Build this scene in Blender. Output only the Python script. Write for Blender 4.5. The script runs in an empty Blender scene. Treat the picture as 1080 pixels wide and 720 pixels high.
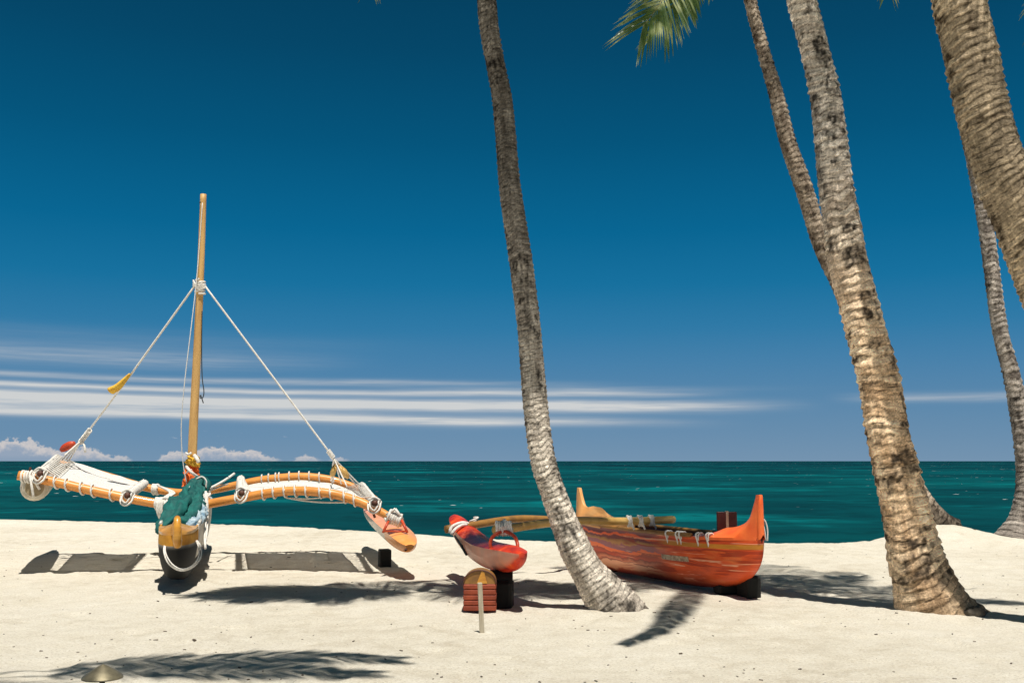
import bpy, math, random
import numpy as np
from mathutils import Vector
random.seed(7); rng = np.random.default_rng(11)
R = math.radians
scene = bpy.context.scene
col = scene.collection
# ------------------------------------------------------------------ camera
F = 1050.0; H = 1.5; PITCH = math.atan(126/1050)
cd = bpy.data.cameras.new('camera'); cam = bpy.data.objects.new('camera', cd); col.objects.link(cam)
cam.location = (0, 0, H); cam.rotation_euler = (math.pi/2+PITCH, 0, 0)
cd.lens = 35; cd.sensor_width = 36; cd.clip_end = 60000; cd.clip_start = .05
scene.camera = cam
def P(px, py, D):
    "world point seen at photo pixel (px,py) and standing at depth D metres"
    u = (px-540)/F; v = (360-py)/F
    dy = math.cos(PITCH)-v*math.sin(PITCH); dz = math.sin(PITCH)+v*math.cos(PITCH)
    t = D/dy
    return np.array([u*t, D, H+dz*t])
def G(px, D, z=0.0):
    "world point on the column px at depth D and height z (column taken at the horizon)"
    p = P(px, 486, D); p[2] = z; return p
# ------------------------------------------------------------------ noise
def _h(ix, iy, iz, seed):
    n = (ix.astype(np.int64)*374761393 + iy.astype(np.int64)*668265263 + iz.astype(np.int64)*2147483647 + seed*974634777) & 0xffffffff
    n = ((n ^ (n >> 13))*1274126177) & 0xffffffff
    n = ((n ^ (n >> 16))*2246822519) & 0xffffffff
    return ((n ^ (n >> 15)) & 0xffffff)/float(0xffffff)
def vn(x, y, z=0.0, seed=0):
    x, y, z = np.broadcast_arrays(np.asarray(x, float), np.asarray(y, float), np.asarray(z, float))
    ix, iy, iz = np.floor(x), np.floor(y), np.floor(z)
    fx, fy, fz = x-ix, y-iy, z-iz
    fx, fy, fz = [f*f*(3-2*f) for f in (fx, fy, fz)]
    r = 0
    for a in (0, 1):
        for b in (0, 1):
            for c in (0, 1):
                w = (fx if a else 1-fx)*(fy if b else 1-fy)*(fz if c else 1-fz)
                r = r+w*_h(ix+a, iy+b, iz+c, seed)
    return r*2-1
def fbm(x, y, z=0.0, seed=0, o=4):
    r = 0; a = 1.0; s = 0
    for i in range(o):
        r = r+a*vn(x*2**i, y*2**i, np.asarray(z)*2**i, seed+i); s += a; a *= .5
    return r/s
def sm(a, b, x):
    t = np.clip((x-a)/(b-a), 0, 1); return t*t*(3-2*t)
# ------------------------------------------------------------------ mesh builder
class MB:
    def __init__(s): s.v = []; s.f = []; s.m = []; s.n = 0; s.uv = None
    def add(s, V, Fs, mi=0):
        V = np.asarray(V, float); s.v.append(V)
        k = s.n
        for f in Fs: s.f.append([i+k for i in f])
        s.m += [mi]*len(Fs) if isinstance(mi, int) else list(mi)
        s.n += len(V)
    def box(s, c, size, mi=0, rot=0, bev=0.0, tilt=(0, 0)):
        x, y, z = [d/2 for d in size]
        if bev <= 0:
            V = [(a*x, b*y, d*z) for a in (-1, 1) for b in (-1, 1) for d in (-1, 1)]
            Fs = [(0,1,3,2),(4,6,7,5),(0,4,5,1),(2,3,7,6),(0,2,6,4),(1,5,7,3)]
        else:
            b_ = bev
            V = []; idx = {}
            for sx in (-1, 1):
                for sy in (-1, 1):
                    for sz in (-1, 1):
                        for ax in range(3):
                            p = [sx*(x-b_), sy*(y-b_), sz*(z-b_)]
                            p[ax] = (sx*x, sy*y, sz*z)[ax]
                            idx[(sx, sy, sz, ax)] = len(V); V.append(p)
            Fs = []
            for ax in range(3):
                o = [a for a in range(3) if a != ax]
                for sg in (-1, 1):
                    q = []
                    for (p_, q_) in ((-1,-1),(1,-1),(1,1),(-1,1)):
                        k = [0, 0, 0]; k[ax] = sg; k[o[0]] = p_; k[o[1]] = q_
                        q.append(idx[tuple(k)+(ax,)])
                    Fs.append(q)
            for ax in range(3):
                o = [a for a in range(3) if a != ax]
                for p_ in (-1, 1):
                    for q_ in (-1, 1):
                        k1 = [0,0,0]; k2 = [0,0,0]
                        k1[ax] = -1; k2[ax] = 1
                        for k in (k1, k2): k[o[0]] = p_; k[o[1]] = q_
                        Fs.append([idx[tuple(k1)+(o[0],)], idx[tuple(k2)+(o[0],)], idx[tuple(k2)+(o[1],)], idx[tuple(k1)+(o[1],)]])
            for sx in (-1, 1):
                for sy in (-1, 1):
                    for sz in (-1, 1): Fs.append([idx[(sx, sy, sz, a)] for a in range(3)])
        V = np.array(V, float)
        cx, sx_ = math.cos(tilt[0]), math.sin(tilt[0]); cy, sy_ = math.cos(tilt[1]), math.sin(tilt[1])
        V = V@np.array([[1,0,0],[0,cx,-sx_],[0,sx_,cx]]).T@np.array([[cy,0,sy_],[0,1,0],[-sy_,0,cy]]).T
        cr, sr = math.cos(rot), math.sin(rot)
        V = V@np.array([[cr,-sr,0],[sr,cr,0],[0,0,1]]).T
        s.add(V+np.array(c, float), Fs, mi)
    def tube(s, pts, rad, n=8, mi=0, caps=True, flat=None):
        pts = np.asarray(pts, float); m = len(pts)
        rad = np.broadcast_to(np.asarray(rad, float), (m,)) if np.ndim(rad) < 2 else np.asarray(rad)
        T, U, W = frames(pts)
        a = np.arange(n)*2*math.pi/n
        if rad.ndim == 1: rr = rad[:, None]*np.ones(n)
        else: rr = rad
        e = 1.0 if flat is None else flat
        V = pts[:, None]+rr[:, :, None]*(np.cos(a)[None, :, None]*U[:, None]+e*np.sin(a)[None, :, None]*W[:, None])
        Fs = grid_faces(m, n, True)
        V = V.reshape(-1, 3)
        if caps:
            Fs = Fs+[list(range(n))[::-1], list(range((m-1)*n, m*n))]
        s.add(V, Fs, mi)
    def build(s, name, mats, parent=None, smooth=True, angle=None):
        V = np.concatenate(s.v)
        if parent is not None: V = V-np.array(root_of(parent).location)
        me = bpy.data.meshes.new(name); me.from_pydata(V.tolist(), [], s.f)
        ms = mats if isinstance(mats, (list, tuple)) else [mats]
        for m_ in ms: me.materials.append(m_)
        if len(ms) > 1: me.polygons.foreach_set('material_index', s.m)
        me.polygons.foreach_set('use_smooth', [smooth]*len(me.polygons))
        me.update()
        if angle: me.set_sharp_from_angle(angle=R(angle))
        o = bpy.data.objects.new(name, me); col.objects.link(o)
        if parent is not None: o.parent = parent
        return o
    def split(s, name, mats, parent):
        "one object per cluster of touching shapes"
        groups = []; starts = np.cumsum([0]+[len(v) for v in s.v]); own = np.zeros(s.n, int)
        for i in range(len(s.v)): own[starts[i]:starts[i+1]] = i
        bb = [(v.min(0)-.012, v.max(0)+.012) for v in s.v]; par = list(range(len(bb)))
        def find(i):
            while par[i] != i: i = par[i]
            return i
        for i in range(len(bb)):
            for j in range(i):
                if np.all(bb[i][0] < bb[j][1]) and np.all(bb[j][0] < bb[i][1]): par[find(i)] = find(j)
        out = []
        for g in sorted(set(find(i) for i in range(len(bb)))):
            mem = [i for i in range(len(bb)) if find(i) == g]; m2 = MB(); off = {}
            for i in mem: off[i] = m2.n; m2.v.append(s.v[i]); m2.n += len(s.v[i])
            for f, mm in zip(s.f, s.m):
                i = own[f[0]]
                if i in off: m2.f.append([k-starts[i]+off[i] for k in f]); m2.m.append(mm)
            out.append(m2.build(name, mats, parent))
        return out
def root_of(o):
    while o.parent: o = o.parent
    return o
def grid_faces(m, n, wrap):
    Fs = []
    for i in range(m-1):
        for j in range(n if wrap else n-1):
            k = (j+1) % n
            Fs.append([i*n+j, i*n+k, (i+1)*n+k, (i+1)*n+j])
    return Fs
def frames(pts):
    m = len(pts)
    T = np.gradient(pts, axis=0); T /= np.linalg.norm(T, axis=1)[:, None]+1e-12
    U = np.zeros_like(T); W = np.zeros_like(T)
    ref = np.array([0, 0, 1.]) if abs(T[0, 2]) < .9 else np.array([1., 0, 0])
    u = np.cross(ref, T[0]); u /= np.linalg.norm(u)
    for i in range(m):
        u = u-T[i]*np.dot(u, T[i]); u /= np.linalg.norm(u)+1e-12
        U[i] = u; W[i] = np.cross(T[i], u)
    return T, U, W
def cr(pts, n):
    "catmull-rom resample (works for any dimension)"
    p = np.asarray(pts, float)
    if len(p) == 2: return p[0]+(p[1]-p[0])*np.linspace(0, 1, n)[:, None]
    q = np.vstack([2*p[0]-p[1], p, 2*p[-1]-p[-2]])
    d = np.r_[0, np.cumsum(np.linalg.norm(np.diff(p[:, :min(3, p.shape[1])], axis=0), axis=1))]
    out = []
    for s_ in np.linspace(0, d[-1], n):
        i = min(np.searchsorted(d, s_, 'right')-1, len(p)-2); i = max(i, 0)
        t = (s_-d[i])/(d[i+1]-d[i]+1e-12)
        a, b, c, e = q[i:i+4]
        out.append(.5*((2*b)+(-a+c)*t+(2*a-5*b+4*c-e)*t*t+(-a+3*b-3*c+e)*t**3))
    return np.array(out)
def coil(mb, path, r, rope, turns, n=5, mi=0, jit=.12):
    "rope wound round a path"
    pts = cr(path, max(12, int(turns*10)))
    T, U, W = frames(pts); a = np.linspace(0, turns*2*math.pi, len(pts))
    rr = np.interp(np.linspace(0, 1, len(pts)), np.linspace(0, 1, len(np.atleast_1d(r))), np.atleast_1d(r))+rope*.8
    rr = rr*(1+jit*np.sin(a*.37+1)*.5)
    q = pts+rr[:, None]*(np.cos(a)[:, None]*U+np.sin(a)[:, None]*W)
    mb.tube(q, rope, n, mi)
def sag(a, b, s, n=14):
    a = np.asarray(a); b = np.asarray(b); t = np.linspace(0, 1, n)[:, None]
    q = a+(b-a)*t; q[:, 2] -= (4*s*t*(1-t))[:, 0]; return q
# ------------------------------------------------------------------ things
def tag(o, label=None, cat=None, group=None, kind=None):
    if label: o['label'] = label
    if cat: o['category'] = cat
    if group: o['group'] = group
    if kind: o['kind'] = kind
    return o
def thing(name, loc, label, cat, group=None):
    o = bpy.data.objects.new(name, None); col.objects.link(o); o.location = Vector([float(a) for a in loc]); o.empty_display_size = .2
    return tag(o, label, cat, group)
# ------------------------------------------------------------------ materials
class E:
    "tiny shader-math expression wrapper"
    def __init__(s, nt, sock): s.nt = nt; s.s = sock
    def _op(s, op, *o, clamp=False):
        n = s.nt.nodes.new('ShaderNodeMath'); n.operation = op; n.use_clamp = clamp
        for i, a in enumerate((s,)+o):
            if isinstance(a, E): s.nt.links.new(a.s, n.inputs[i])
            else: n.inputs[i].default_value = a
        return E(s.nt, n.outputs[0])
    def __add__(s, o): return s._op('ADD', o)
    __radd__ = __add__
    def __mul__(s, o): return s._op('MULTIPLY', o)
    __rmul__ = __mul__
    def __sub__(s, o): return s._op('SUBTRACT', o)
    def __rsub__(s, o): return (s*-1)+o
    def __truediv__(s, o): return s._op('DIVIDE', o)
    def f(s, op, *o): return s._op(op, *o)
    def clamp(s): return s._op('ADD', 0.0, clamp=True)
    def ss(s, a, b):
        n = s.nt.nodes.new('ShaderNodeMapRange'); n.interpolation_type = 'SMOOTHSTEP'
        s.nt.links.new(s.s, n.inputs[0])
        for i, q in ((1, a), (2, b)):
            if isinstance(q, E): s.nt.links.new(q.s, n.inputs[i])
            else: n.inputs[i].default_value = q
        return E(s.nt, n.outputs[0])
    def gauss(s, c, w):
        d = (s-c)/w
        return (d*d*-1).f('EXPONENT')
def noise_n(nt, vec=None, scale=5, detail=4, rough=.5, dist=0, dims='3D'):
    n = nt.nodes.new('ShaderNodeTexNoise'); n.noise_dimensions = dims
    n.inputs['Scale'].default_value = scale; n.inputs['Detail'].default_value = detail
    n.inputs['Roughness'].default_value = rough; n.inputs['Distortion'].default_value = dist
    if vec is not None: nt.links.new(vec, n.inputs['Vector'])
    return E(nt, n.outputs[0])
def ramp(nt, fac, stops, interp='LINEAR'):
    n = nt.nodes.new('ShaderNodeValToRGB'); n.color_ramp.interpolation = interp
    e = n.color_ramp.elements
    while len(e) < len(stops): e.new(.5)
    for i, (p, c) in enumerate(stops): e[i].position = p; e[i].color = (*c, 1)
    nt.links.new(fac.s if isinstance(fac, E) else fac, n.inputs[0]); return n.outputs[0]
def mixc(nt, fac, a, b, mode='MIX'):
    n = nt.nodes.new('ShaderNodeMix'); n.data_type = 'RGBA'; n.blend_type = mode
    if isinstance(fac, E): nt.links.new(fac.s, n.inputs[0])
    else: n.inputs[0].default_value = fac
    for i, q in ((6, a), (7, b)):
        if isinstance(q, tuple): n.inputs[i].default_value = (*q, 1)
        else: nt.links.new(q, n.inputs[i])
    return n.outputs[2]
def bump(nt, h, strength=.3, dist=.01, normal=None):
    n = nt.nodes.new('ShaderNodeBump'); n.inputs['Strength'].default_value = strength; n.inputs['Distance'].default_value = dist
    nt.links.new(h.s if isinstance(h, E) else h, n.inputs['Height'])
    if normal is not None: nt.links.new(normal, n.inputs['Normal'])
    return n.outputs[0]
def newmat(name):
    m = bpy.data.materials.new(name); m.use_nodes = True; nt = m.node_tree
    b = nt.nodes['Principled BSDF']; tc = nt.nodes.new('ShaderNodeTexCoord')
    return m, nt, b, tc
def simple(name, c1, c2=None, scale=6, rough=.6, bs=.25, bscale=30, spec=.4, coat=0, stretch=(1, 1, 1), bdist=.005):
    m, nt, b, tc = newmat(name)
    mp = nt.nodes.new('ShaderNodeMapping'); mp.inputs['Scale'].default_value = stretch
    nt.links.new(tc.outputs['Object'], mp.inputs[0])
    c2 = c2 or tuple(x*.65 for x in c1)
    n = noise_n(nt, mp.outputs[0], scale, 6, .6)
    nt.links.new(ramp(nt, n, [(.3, c2), (.65, c1)]), b.inputs['Base Color'])
    b.inputs['Roughness'].default_value = rough; b.inputs['Specular IOR Level'].default_value = spec
    b.inputs['Coat Weight'].default_value = coat; b.inputs['Coat Roughness'].default_value = .08
    nt.links.new(bump(nt, noise_n(nt, mp.outputs[0], bscale, 4), bs, bdist), b.inputs['Normal'])
    return m
M = {}
M['bamboo'] = simple('orange varnished wood', (.86,.37,.09), (.66,.24,.045), 4, .38, .12, 14, stretch=(1, 6, 6), coat=.2)
M['spar_pale'] = simple('pale varnished wood', (.72,.46,.15), (.45,.26,.07), 3, .4, .12, 14)
M['mast'] = simple('mast wood', (.74,.46,.17), (.52,.29,.10), 3, .5, .15, 20, stretch=(5, 5, .6))
M['darkwood'] = simple('dark lashed wood', (.12,.045,.025), (.06,.022,.012), 8, .6)
M['maroon'] = simple('maroon paint', (.085,.018,.014), (.05,.01,.009), 8, .5)
M['rope'] = simple('white rope', (.88,.85,.79), (.66,.61,.54), 25, .85, .5, 90)
M['line'] = simple('thin white line', (.78,.77,.74), (.6,.58,.55), 20, .8)
M['cord'] = simple('dark cord', (.05,.06,.06), (.02,.02,.02), 20, .8)
M['white'] = simple('white hull paint', (.72,.70,.64), (.50,.47,.41), 5, .35, .06, 9, coat=.3)
M['cream'] = simple('cream float paint', (.70,.64,.52), (.48,.42,.32), 7, .45, .1, 14)
M['khaki'] = simple('tan end grain', (.42,.33,.20), (.28,.21,.12), 12, .7)
M['salmon'] = simple('salmon deck paint', (.92,.42,.25), (.80,.30,.16), 5, .4, .06, 9, coat=.2)
M['orange'] = simple('orange paint', (1.0,.44,.13), (.95,.34,.08), 4, .35, .06, 9, coat=.3)
M['redpeg'] = simple('red orange peg paint', (.66,.085,.03), (.42,.045,.015), 6, .4)
M['bowwood'] = simple('amber varnished bow wood', (.78,.38,.05), (.52,.21,.025), 5, .35, .15, 18, stretch=(1, 1, 4), coat=.4)
M['redorange'] = simple('red orange deck paint', (1.0,.20,.04), (.82,.10,.02), 4, .4, .06, 9, coat=.2)
M['peach'] = simple('peach orange paint', (.88,.46,.17), (.80,.36,.11), 3, .45, .05, 9)
M['teal'] = simple('teal sail cloth', (.008,.15,.13), (.002,.045,.05), 6, .75, .5, 12, bdist=.02)
M['bluecloth'] = simple('blue and white cloth', (.55,.64,.68), (.02,.13,.24), 11, .8, .5, 14, bdist=.02)
M['yellowcloth'] = simple('yellow cloth', (.85,.55,.07), (.70,.36,.03), 12, .8, .4, 30)
M['orangecloth'] = simple('orange cloth', (.90,.20,.03), (.72,.10,.015), 10, .8, .4, 24)
M['black'] = simple('black bottom paint', (.018,.018,.018), (.008,.008,.008), 5, .6)
M['rubber'] = simple('black timber', (.009,.008,.007), (.004,.004,.003), 10, .8)
M['stake'] = simple('weathered stake wood', (.62,.55,.42), (.40,.33,.23), 9, .85, .5, 30, stretch=(4, 4, .6))
M['cradlered'] = simple('red brown cradle paint', (.36,.07,.028), (.18,.03,.013), 9, .7, .4, 24)
M['cradlewood'] = simple('amber plywood', (.40,.19,.04), (.17,.085,.03), 4, .55, .3, 20)
M['bronze'] = simple('weathered bronze', (.30,.26,.17), (.17,.15,.10), 12, .5, .2, 30)
M['bronze'].node_tree.nodes['Principled BSDF'].inputs['Metallic'].default_value = .55
M['husk'] = simple('grey husk', (.17,.15,.12), (.06,.05,.04), 14, .95, 1, 30, bdist=.02)
M['twig'] = simple('twig', (.16,.12,.08), (.05,.04,.03), 20, .9)
m, nt, b, tc = newmat('white hull with black bottom and amber bow')
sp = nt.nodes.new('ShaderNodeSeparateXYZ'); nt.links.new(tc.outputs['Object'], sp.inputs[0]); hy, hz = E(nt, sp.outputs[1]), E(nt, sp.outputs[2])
wn = noise_n(nt, tc.outputs['Object'], 4, 5, .6)
c = ramp(nt, wn, [(.35, (.50,.46,.39)), (.6, (.74,.71,.64))])
c = mixc(nt, (hz+(wn-.5)*.03).ss(.34, .325), c, (.015,.015,.014))
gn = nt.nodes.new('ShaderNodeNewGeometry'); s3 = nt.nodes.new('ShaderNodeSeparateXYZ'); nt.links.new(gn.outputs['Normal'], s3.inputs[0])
c = mixc(nt, (hy+(wn-.5)*.15).ss(-1.15, -1.4)*hz.ss(.60, .50), c, (.03,.03,.029))  # shade under the bow overhang, painted dark grey onto the front
c = mixc(nt, hz.ss(.548, .556)*hy.ss(-1.27, -1.28), c, ramp(nt, wn, [(.35, (.50,.21,.03)), (.6, (.74,.36,.05))]))
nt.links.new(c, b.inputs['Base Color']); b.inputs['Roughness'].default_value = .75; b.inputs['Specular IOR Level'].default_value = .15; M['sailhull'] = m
# netting: woven white cord that lets a little sun through
m, nt, b, tc = newmat('white netting')
n1 = noise_n(nt, tc.outputs['Object'], 30, 3)
vt = nt.nodes.new('ShaderNodeTexVoronoi'); vt.inputs['Scale'].default_value = 55; nt.links.new(tc.outputs['Object'], vt.inputs['Vector'])
vd = E(nt, vt.outputs['Distance'])
nt.links.new(ramp(nt, n1*.6+vd*.5, [(.25, (.92,.90,.86)), (.75, (.74,.71,.66))]), b.inputs['Base Color'])
b.inputs['Roughness'].default_value = .9
nt.links.new(bump(nt, vd, .5, .01), b.inputs['Normal'])
tr = nt.nodes.new('ShaderNodeBsdfTransparent'); mx = nt.nodes.new('ShaderNodeMixShader')
hole = vd.ss(.62, .74)*.25+.035
nt.links.new(hole.s, mx.inputs[0]); nt.links.new(b.outputs[0], mx.inputs[1]); nt.links.new(tr.outputs[0], mx.inputs[2])
nt.links.new(mx.outputs[0], nt.nodes['Material Output'].inputs[0]); M['net'] = m
# red canoe hull: glossy red paint, reflections painted in as long wavy swirls, thin yellow stripe under the sheer
m, nt, b, tc = newmat('glossy red hull paint with painted reflections')
uvn = nt.nodes.new('ShaderNodeUVMap'); uvn.uv_map = 'hull'
sp = nt.nodes.new('ShaderNodeSeparateXYZ'); nt.links.new(uvn.outputs[0], sp.inputs[0])
s_ = E(nt, sp.outputs[0]); t_ = E(nt, sp.outputs[1])      # s: 0 far end .. 1 near end; t: 0 keel .. 1 sheer
mp = nt.nodes.new('ShaderNodeMapping'); mp.inputs['Scale'].default_value = (3.2, 1.6, 1); nt.links.new(uvn.outputs[0], mp.inputs[0])
w1 = noise_n(nt, mp.outputs[0], 1.6, 3, .55)
mp2 = nt.nodes.new('ShaderNodeMapping'); mp2.inputs['Scale'].default_value = (26, 3, 1); nt.links.new(uvn.outputs[0], mp2.inputs[0])
w2 = noise_n(nt, mp2.outputs[0], 1.0, 2, .6)
tw = t_+(w1-.5)*.30+(w2-.5)*.12+(s_-.5).ss(.1, .4)*-.25
bands = ramp(nt, tw, [(0, (.12,.015,.008)), (.12, (.40,.06,.02)), (.15, (.90,.40,.22)), (.27, (.95,.46,.26)), (.285, (.35,.06,.03)), (.33, (.80,.26,.13)), (.40, (.30,.04,.02)), (.43, (.62,.07,.02)),
                      (.50, (.42,.05,.02)), (.52, (1,.20,.05)), (.585, (1,.17,.04)), (.60, (.36,.14,.17)), (.69, (.40,.12,.13)), (.71, (.55,.25,.07)), (.77, (.36,.14,.05)), (.79, (.20,.04,.04)), (.83, (.24,.05,.05)), (.845, (1,.16,.04)), (.885, (.95,.13,.04)), (.90, (.20,.05,.06)), (1, (.22,.05,.05))])
plain = ramp(nt, noise_n(nt, mp.outputs[0], 2.4, 5, .6), [(.3, (.50,.05,.014)), (.55, (.88,.12,.025)), (.75, (.98,.26,.07))])
c = mixc(nt, (s_+(w1-.5)*.2).ss(.55, .70), bands, plain)
mp5 = nt.nodes.new('ShaderNodeMapping'); mp5.inputs['Scale'].default_value = (2.6, 6.5, 1); mp5.inputs['Rotation'].default_value = (0, 0, -.5); nt.links.new(uvn.outputs[0], mp5.inputs[0])
c = mixc(nt, t_.ss(.42, .02)*.9*(s_.ss(.25, .6)*.6+.4), c, (.10,.010,.006))  # shade low on the hull, painted in as dark maroon towards the keel
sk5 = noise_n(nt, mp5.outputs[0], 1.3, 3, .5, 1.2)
c = mixc(nt, sk5.ss(.585, .62)*sk5.ss(.70, .64)*t_.ss(.1, .3)*s_.ss(.35, .5)*.75, c, (1,.56,.34))  # peach streaks: bright reflections painted into the colour
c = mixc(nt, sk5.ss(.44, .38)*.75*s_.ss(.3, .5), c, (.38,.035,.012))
yl = (t_-.84).f('ABSOLUTE').ss(.05, .03)*s_.ss(.60, .68)
c = mixc(nt, yl*.85, c, (.62,.27,.03))
nt.links.new(c, b.inputs['Base Color'])
b.inputs['Roughness'].default_value = .5; b.inputs['Specular IOR Level'].default_value = .25; b.inputs['Coat Weight'].default_value = .12; b.inputs['Coat Roughness'].default_value = .05
nt.links.new(bump(nt, noise_n(nt, mp.outputs[0], 3, 2), .25, .05), b.inputs['Normal']); M['redhull'] = m
m, nt, b, tc = newmat('glossy red float paint')
n1 = noise_n(nt, tc.outputs['Object'], 3.2, 5, .6, .6)
c = ramp(nt, n1, [(.30, (.14,.015,.015)), (.46, (.46,.028,.016)), (.60, (.72,.06,.016)), (.74, (.90,.20,.04))])
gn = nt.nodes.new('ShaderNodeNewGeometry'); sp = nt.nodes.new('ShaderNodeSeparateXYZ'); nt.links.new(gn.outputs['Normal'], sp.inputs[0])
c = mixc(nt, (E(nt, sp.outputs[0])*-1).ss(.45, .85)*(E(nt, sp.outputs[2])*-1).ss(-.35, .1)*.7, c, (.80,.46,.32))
nt.links.new(c, b.inputs['Base Color']); b.inputs['Roughness'].default_value = .5; b.inputs['Specular IOR Level'].default_value = .25; b.inputs['Coat Weight'].default_value = .15; b.inputs['Coat Roughness'].default_value = .05
nt.links.new(bump(nt, noise_n(nt, tc.outputs['Object'], 6, 2), .15, .03), b.inputs['Normal']); M['redfloat'] = m
# bark: vertex colour from the ring geometry times fine noise
def bark(name, gain=1.0):
    m, nt, b, tc = newmat(name)
    a = nt.nodes.new('ShaderNodeAttribute'); a.attribute_name = 'bark'
    n1 = noise_n(nt, tc.outputs['Object'], 45, 6, .65); n2 = noise_n(nt, tc.outputs['Object'], 7, 4, .6)
    uv = nt.nodes.new('ShaderNodeUVMap'); uv.uv_map = 'trunk'
    mp = nt.nodes.new('ShaderNodeMapping'); mp.inputs['Scale'].default_value = (60, 5, 1); nt.links.new(uv.outputs[0], mp.inputs[0])
    fib = noise_n(nt, mp.outputs[0], 1, 4, .6)
    m3 = nt.nodes.new('ShaderNodeMapping'); m3.inputs['Scale'].default_value = (5, 42, 1); nt.links.new(uv.outputs[0], m3.inputs[0])
    st = noise_n(nt, m3.outputs[0], 1, 6, .7, .5)
    m4 = nt.nodes.new('ShaderNodeMapping'); m4.inputs['Scale'].default_value = (14, 26, 1); nt.links.new(uv.outputs[0], m4.inputs[0])
    fl = noise_n(nt, m4.outputs[0], 1, 5, .7)
    k = (n1*1.7+.22)*(n2*.6+.75)*(fib*.8+.62)*gain*(1-st.ss(.44, .33)*.72)*(1+st.ss(.56, .70)*.55)*(1-fl.ss(.38, .30)*.6)
    k = k.f('POWER', 1.5)*1.32
    cc = nt.nodes.new('ShaderNodeCombineXYZ')
    for i in range(3): nt.links.new(k.s, cc.inputs[i])
    nt.links.new(mixc(nt, 1.0, a.outputs['Color'], cc.outputs[0], 'MULTIPLY'), b.inputs['Base Color'])
    b.inputs['Roughness'].default_value = .92; b.inputs['Specular IOR Level'].default_value = .15
    nt.links.new(bump(nt, n1+fib*.6+st*1.2, .8, .014), b.inputs['Normal']); return m
M['bark'] = bark('palm bark')
# frond
m, nt, b, tc = newmat('palm leaflet')
n1 = noise_n(nt, tc.outputs['Object'], 3, 3)
c = ramp(nt, n1, [(.3, (.022,.06,.016)), (.50, (.08,.14,.04)), (.62, (.50,.54,.26))])
nt.links.new(c, b.inputs['Base Color']); b.inputs['Roughness'].default_value = .38; b.inputs['Specular IOR Level'].default_value = .6
tl = nt.nodes.new('ShaderNodeBsdfTranslucent'); nt.links.new(mixc(nt, .6, c, (.30,.42,.10)), tl.inputs[0])
mx = nt.nodes.new('ShaderNodeMixShader'); mx.inputs[0].default_value = .4
nt.links.new(b.outputs[0], mx.inputs[1]); nt.links.new(tl.outputs[0], mx.inputs[2]); nt.links.new(mx.outputs[0], nt.nodes['Material Output'].inputs[0])
M['leaf'] = m
M['rib'] = simple('frond rib', (.30,.28,.10), (.16,.14,.05), 6, .5)
# sand
m, nt, b, tc = newmat('coral sand')
O = tc.outputs['Object']
big = noise_n(nt, O, .35, 5, .55); mid = noise_n(nt, O, 3.5, 6, .62); grain = noise_n(nt, O, 120, 3, .75); g2 = noise_n(nt, O, 30, 5, .75); g3 = noise_n(nt, O, 70, 2, .6)
c = ramp(nt, big*.5+mid*.5, [(.32, (.62,.545,.42)), (.50, (.81,.745,.615)), (.68, (.88,.825,.71))])
c = mixc(nt, grain.ss(.46, .26)*.6, c, (.40,.34,.26))
c = mixc(nt, g2.ss(.44, .26)*.6, c, (.44,.37,.28))
c = mixc(nt, g2.ss(.56, .74)*.5, c, (.80,.77,.70))
g4 = noise_n(nt, O, 52, 2, .6)
c = mixc(nt, g4.ss(.50, .30)*.42, c, (.47,.41,.32))
c = mixc(nt, g4.ss(.54, .72)*.55, c, (.93,.90,.83))
c = mixc(nt, g3.ss(.31, .25)*.85, c, (.14,.11,.08))
c = mixc(nt, grain.ss(.58, .74)*.7, c, (.92,.89,.82))
nt.links.new(c, b.inputs['Base Color']); b.inputs['Roughness'].default_value = .95; b.inputs['Specular IOR Level'].default_value = .1
nb = bump(nt, g2*.6+mid, .55, .05)
nt.links.new(bump(nt, grain+g3*.7, .5, .012, nb), b.inputs['Normal']); M['sand'] = m
# sea
m, nt, b, tc = newmat('sea water')
O = tc.outputs['Object']; sp = nt.nodes.new('ShaderNodeSeparateXYZ'); nt.links.new(O, sp.inputs[0])
Y = E(nt, sp.outputs[1])
def mapped(scale):
    q = nt.nodes.new('ShaderNodeMapping'); q.inputs['Scale'].default_value = scale; nt.links.new(O, q.inputs[0]); return q.outputs[0]
lY = Y.f('LOGARITHM', 10.0)                                      # 1.48 at 30 m .. 4.5 at 30 km
base = ramp(nt, (lY-1.4)/2.2, [(0, (.0006,.078,.080)), (.10, (.0006,.076,.080)), (.20, (.0006,.092,.098)), (.33, (.0008,.115,.124)), (.46, (.0008,.108,.122)), (.54, (.0006,.060,.070)), (.64, (.0004,.020,.034)), (1, (.0003,.010,.021))])
p1 = noise_n(nt, mapped((.006, .0045, .1)), 1, 4, .6); p2 = noise_n(nt, mapped((.022, .03, .1)), 1, 5, .65); p3 = noise_n(nt, mapped((.10, .13, .1)), 1, 4, .65); p4 = noise_n(nt, mapped((.0012, .0011, .1)), 1, 4, .6)
p5 = noise_n(nt, mapped((.5, .55, .1)), 1, 3, .6)
c = mixc(nt, p1.ss(.55, .40)*.65, base, (.0004,.034,.048))
c = mixc(nt, p4.ss(.50, .40)*.5, c, (.0003,.012,.024))
c = mixc(nt, p2.ss(.52, .66)*.75, c, (.001,.20,.21))
c = mixc(nt, p2.ss(.48, .34)*.7, c, (.0004,.034,.044))
c = mixc(nt, p3.ss(.52, .34)*.6, c, (.0003,.028,.036))
c = mixc(nt, p3.ss(.54, .70)*.55, c, (.001,.18,.19))
c = mixc(nt, p5.ss(.50, .30)*.5, c, (.0003,.024,.028))
fw = noise_n(nt, mapped((.75, .5, .1)), 1, 2, .6); fg = noise_n(nt, mapped((.03, .03, .1)), 1, 2)
foam = fw.ss(.72, .75)*fg.ss(.46, .54)
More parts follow.
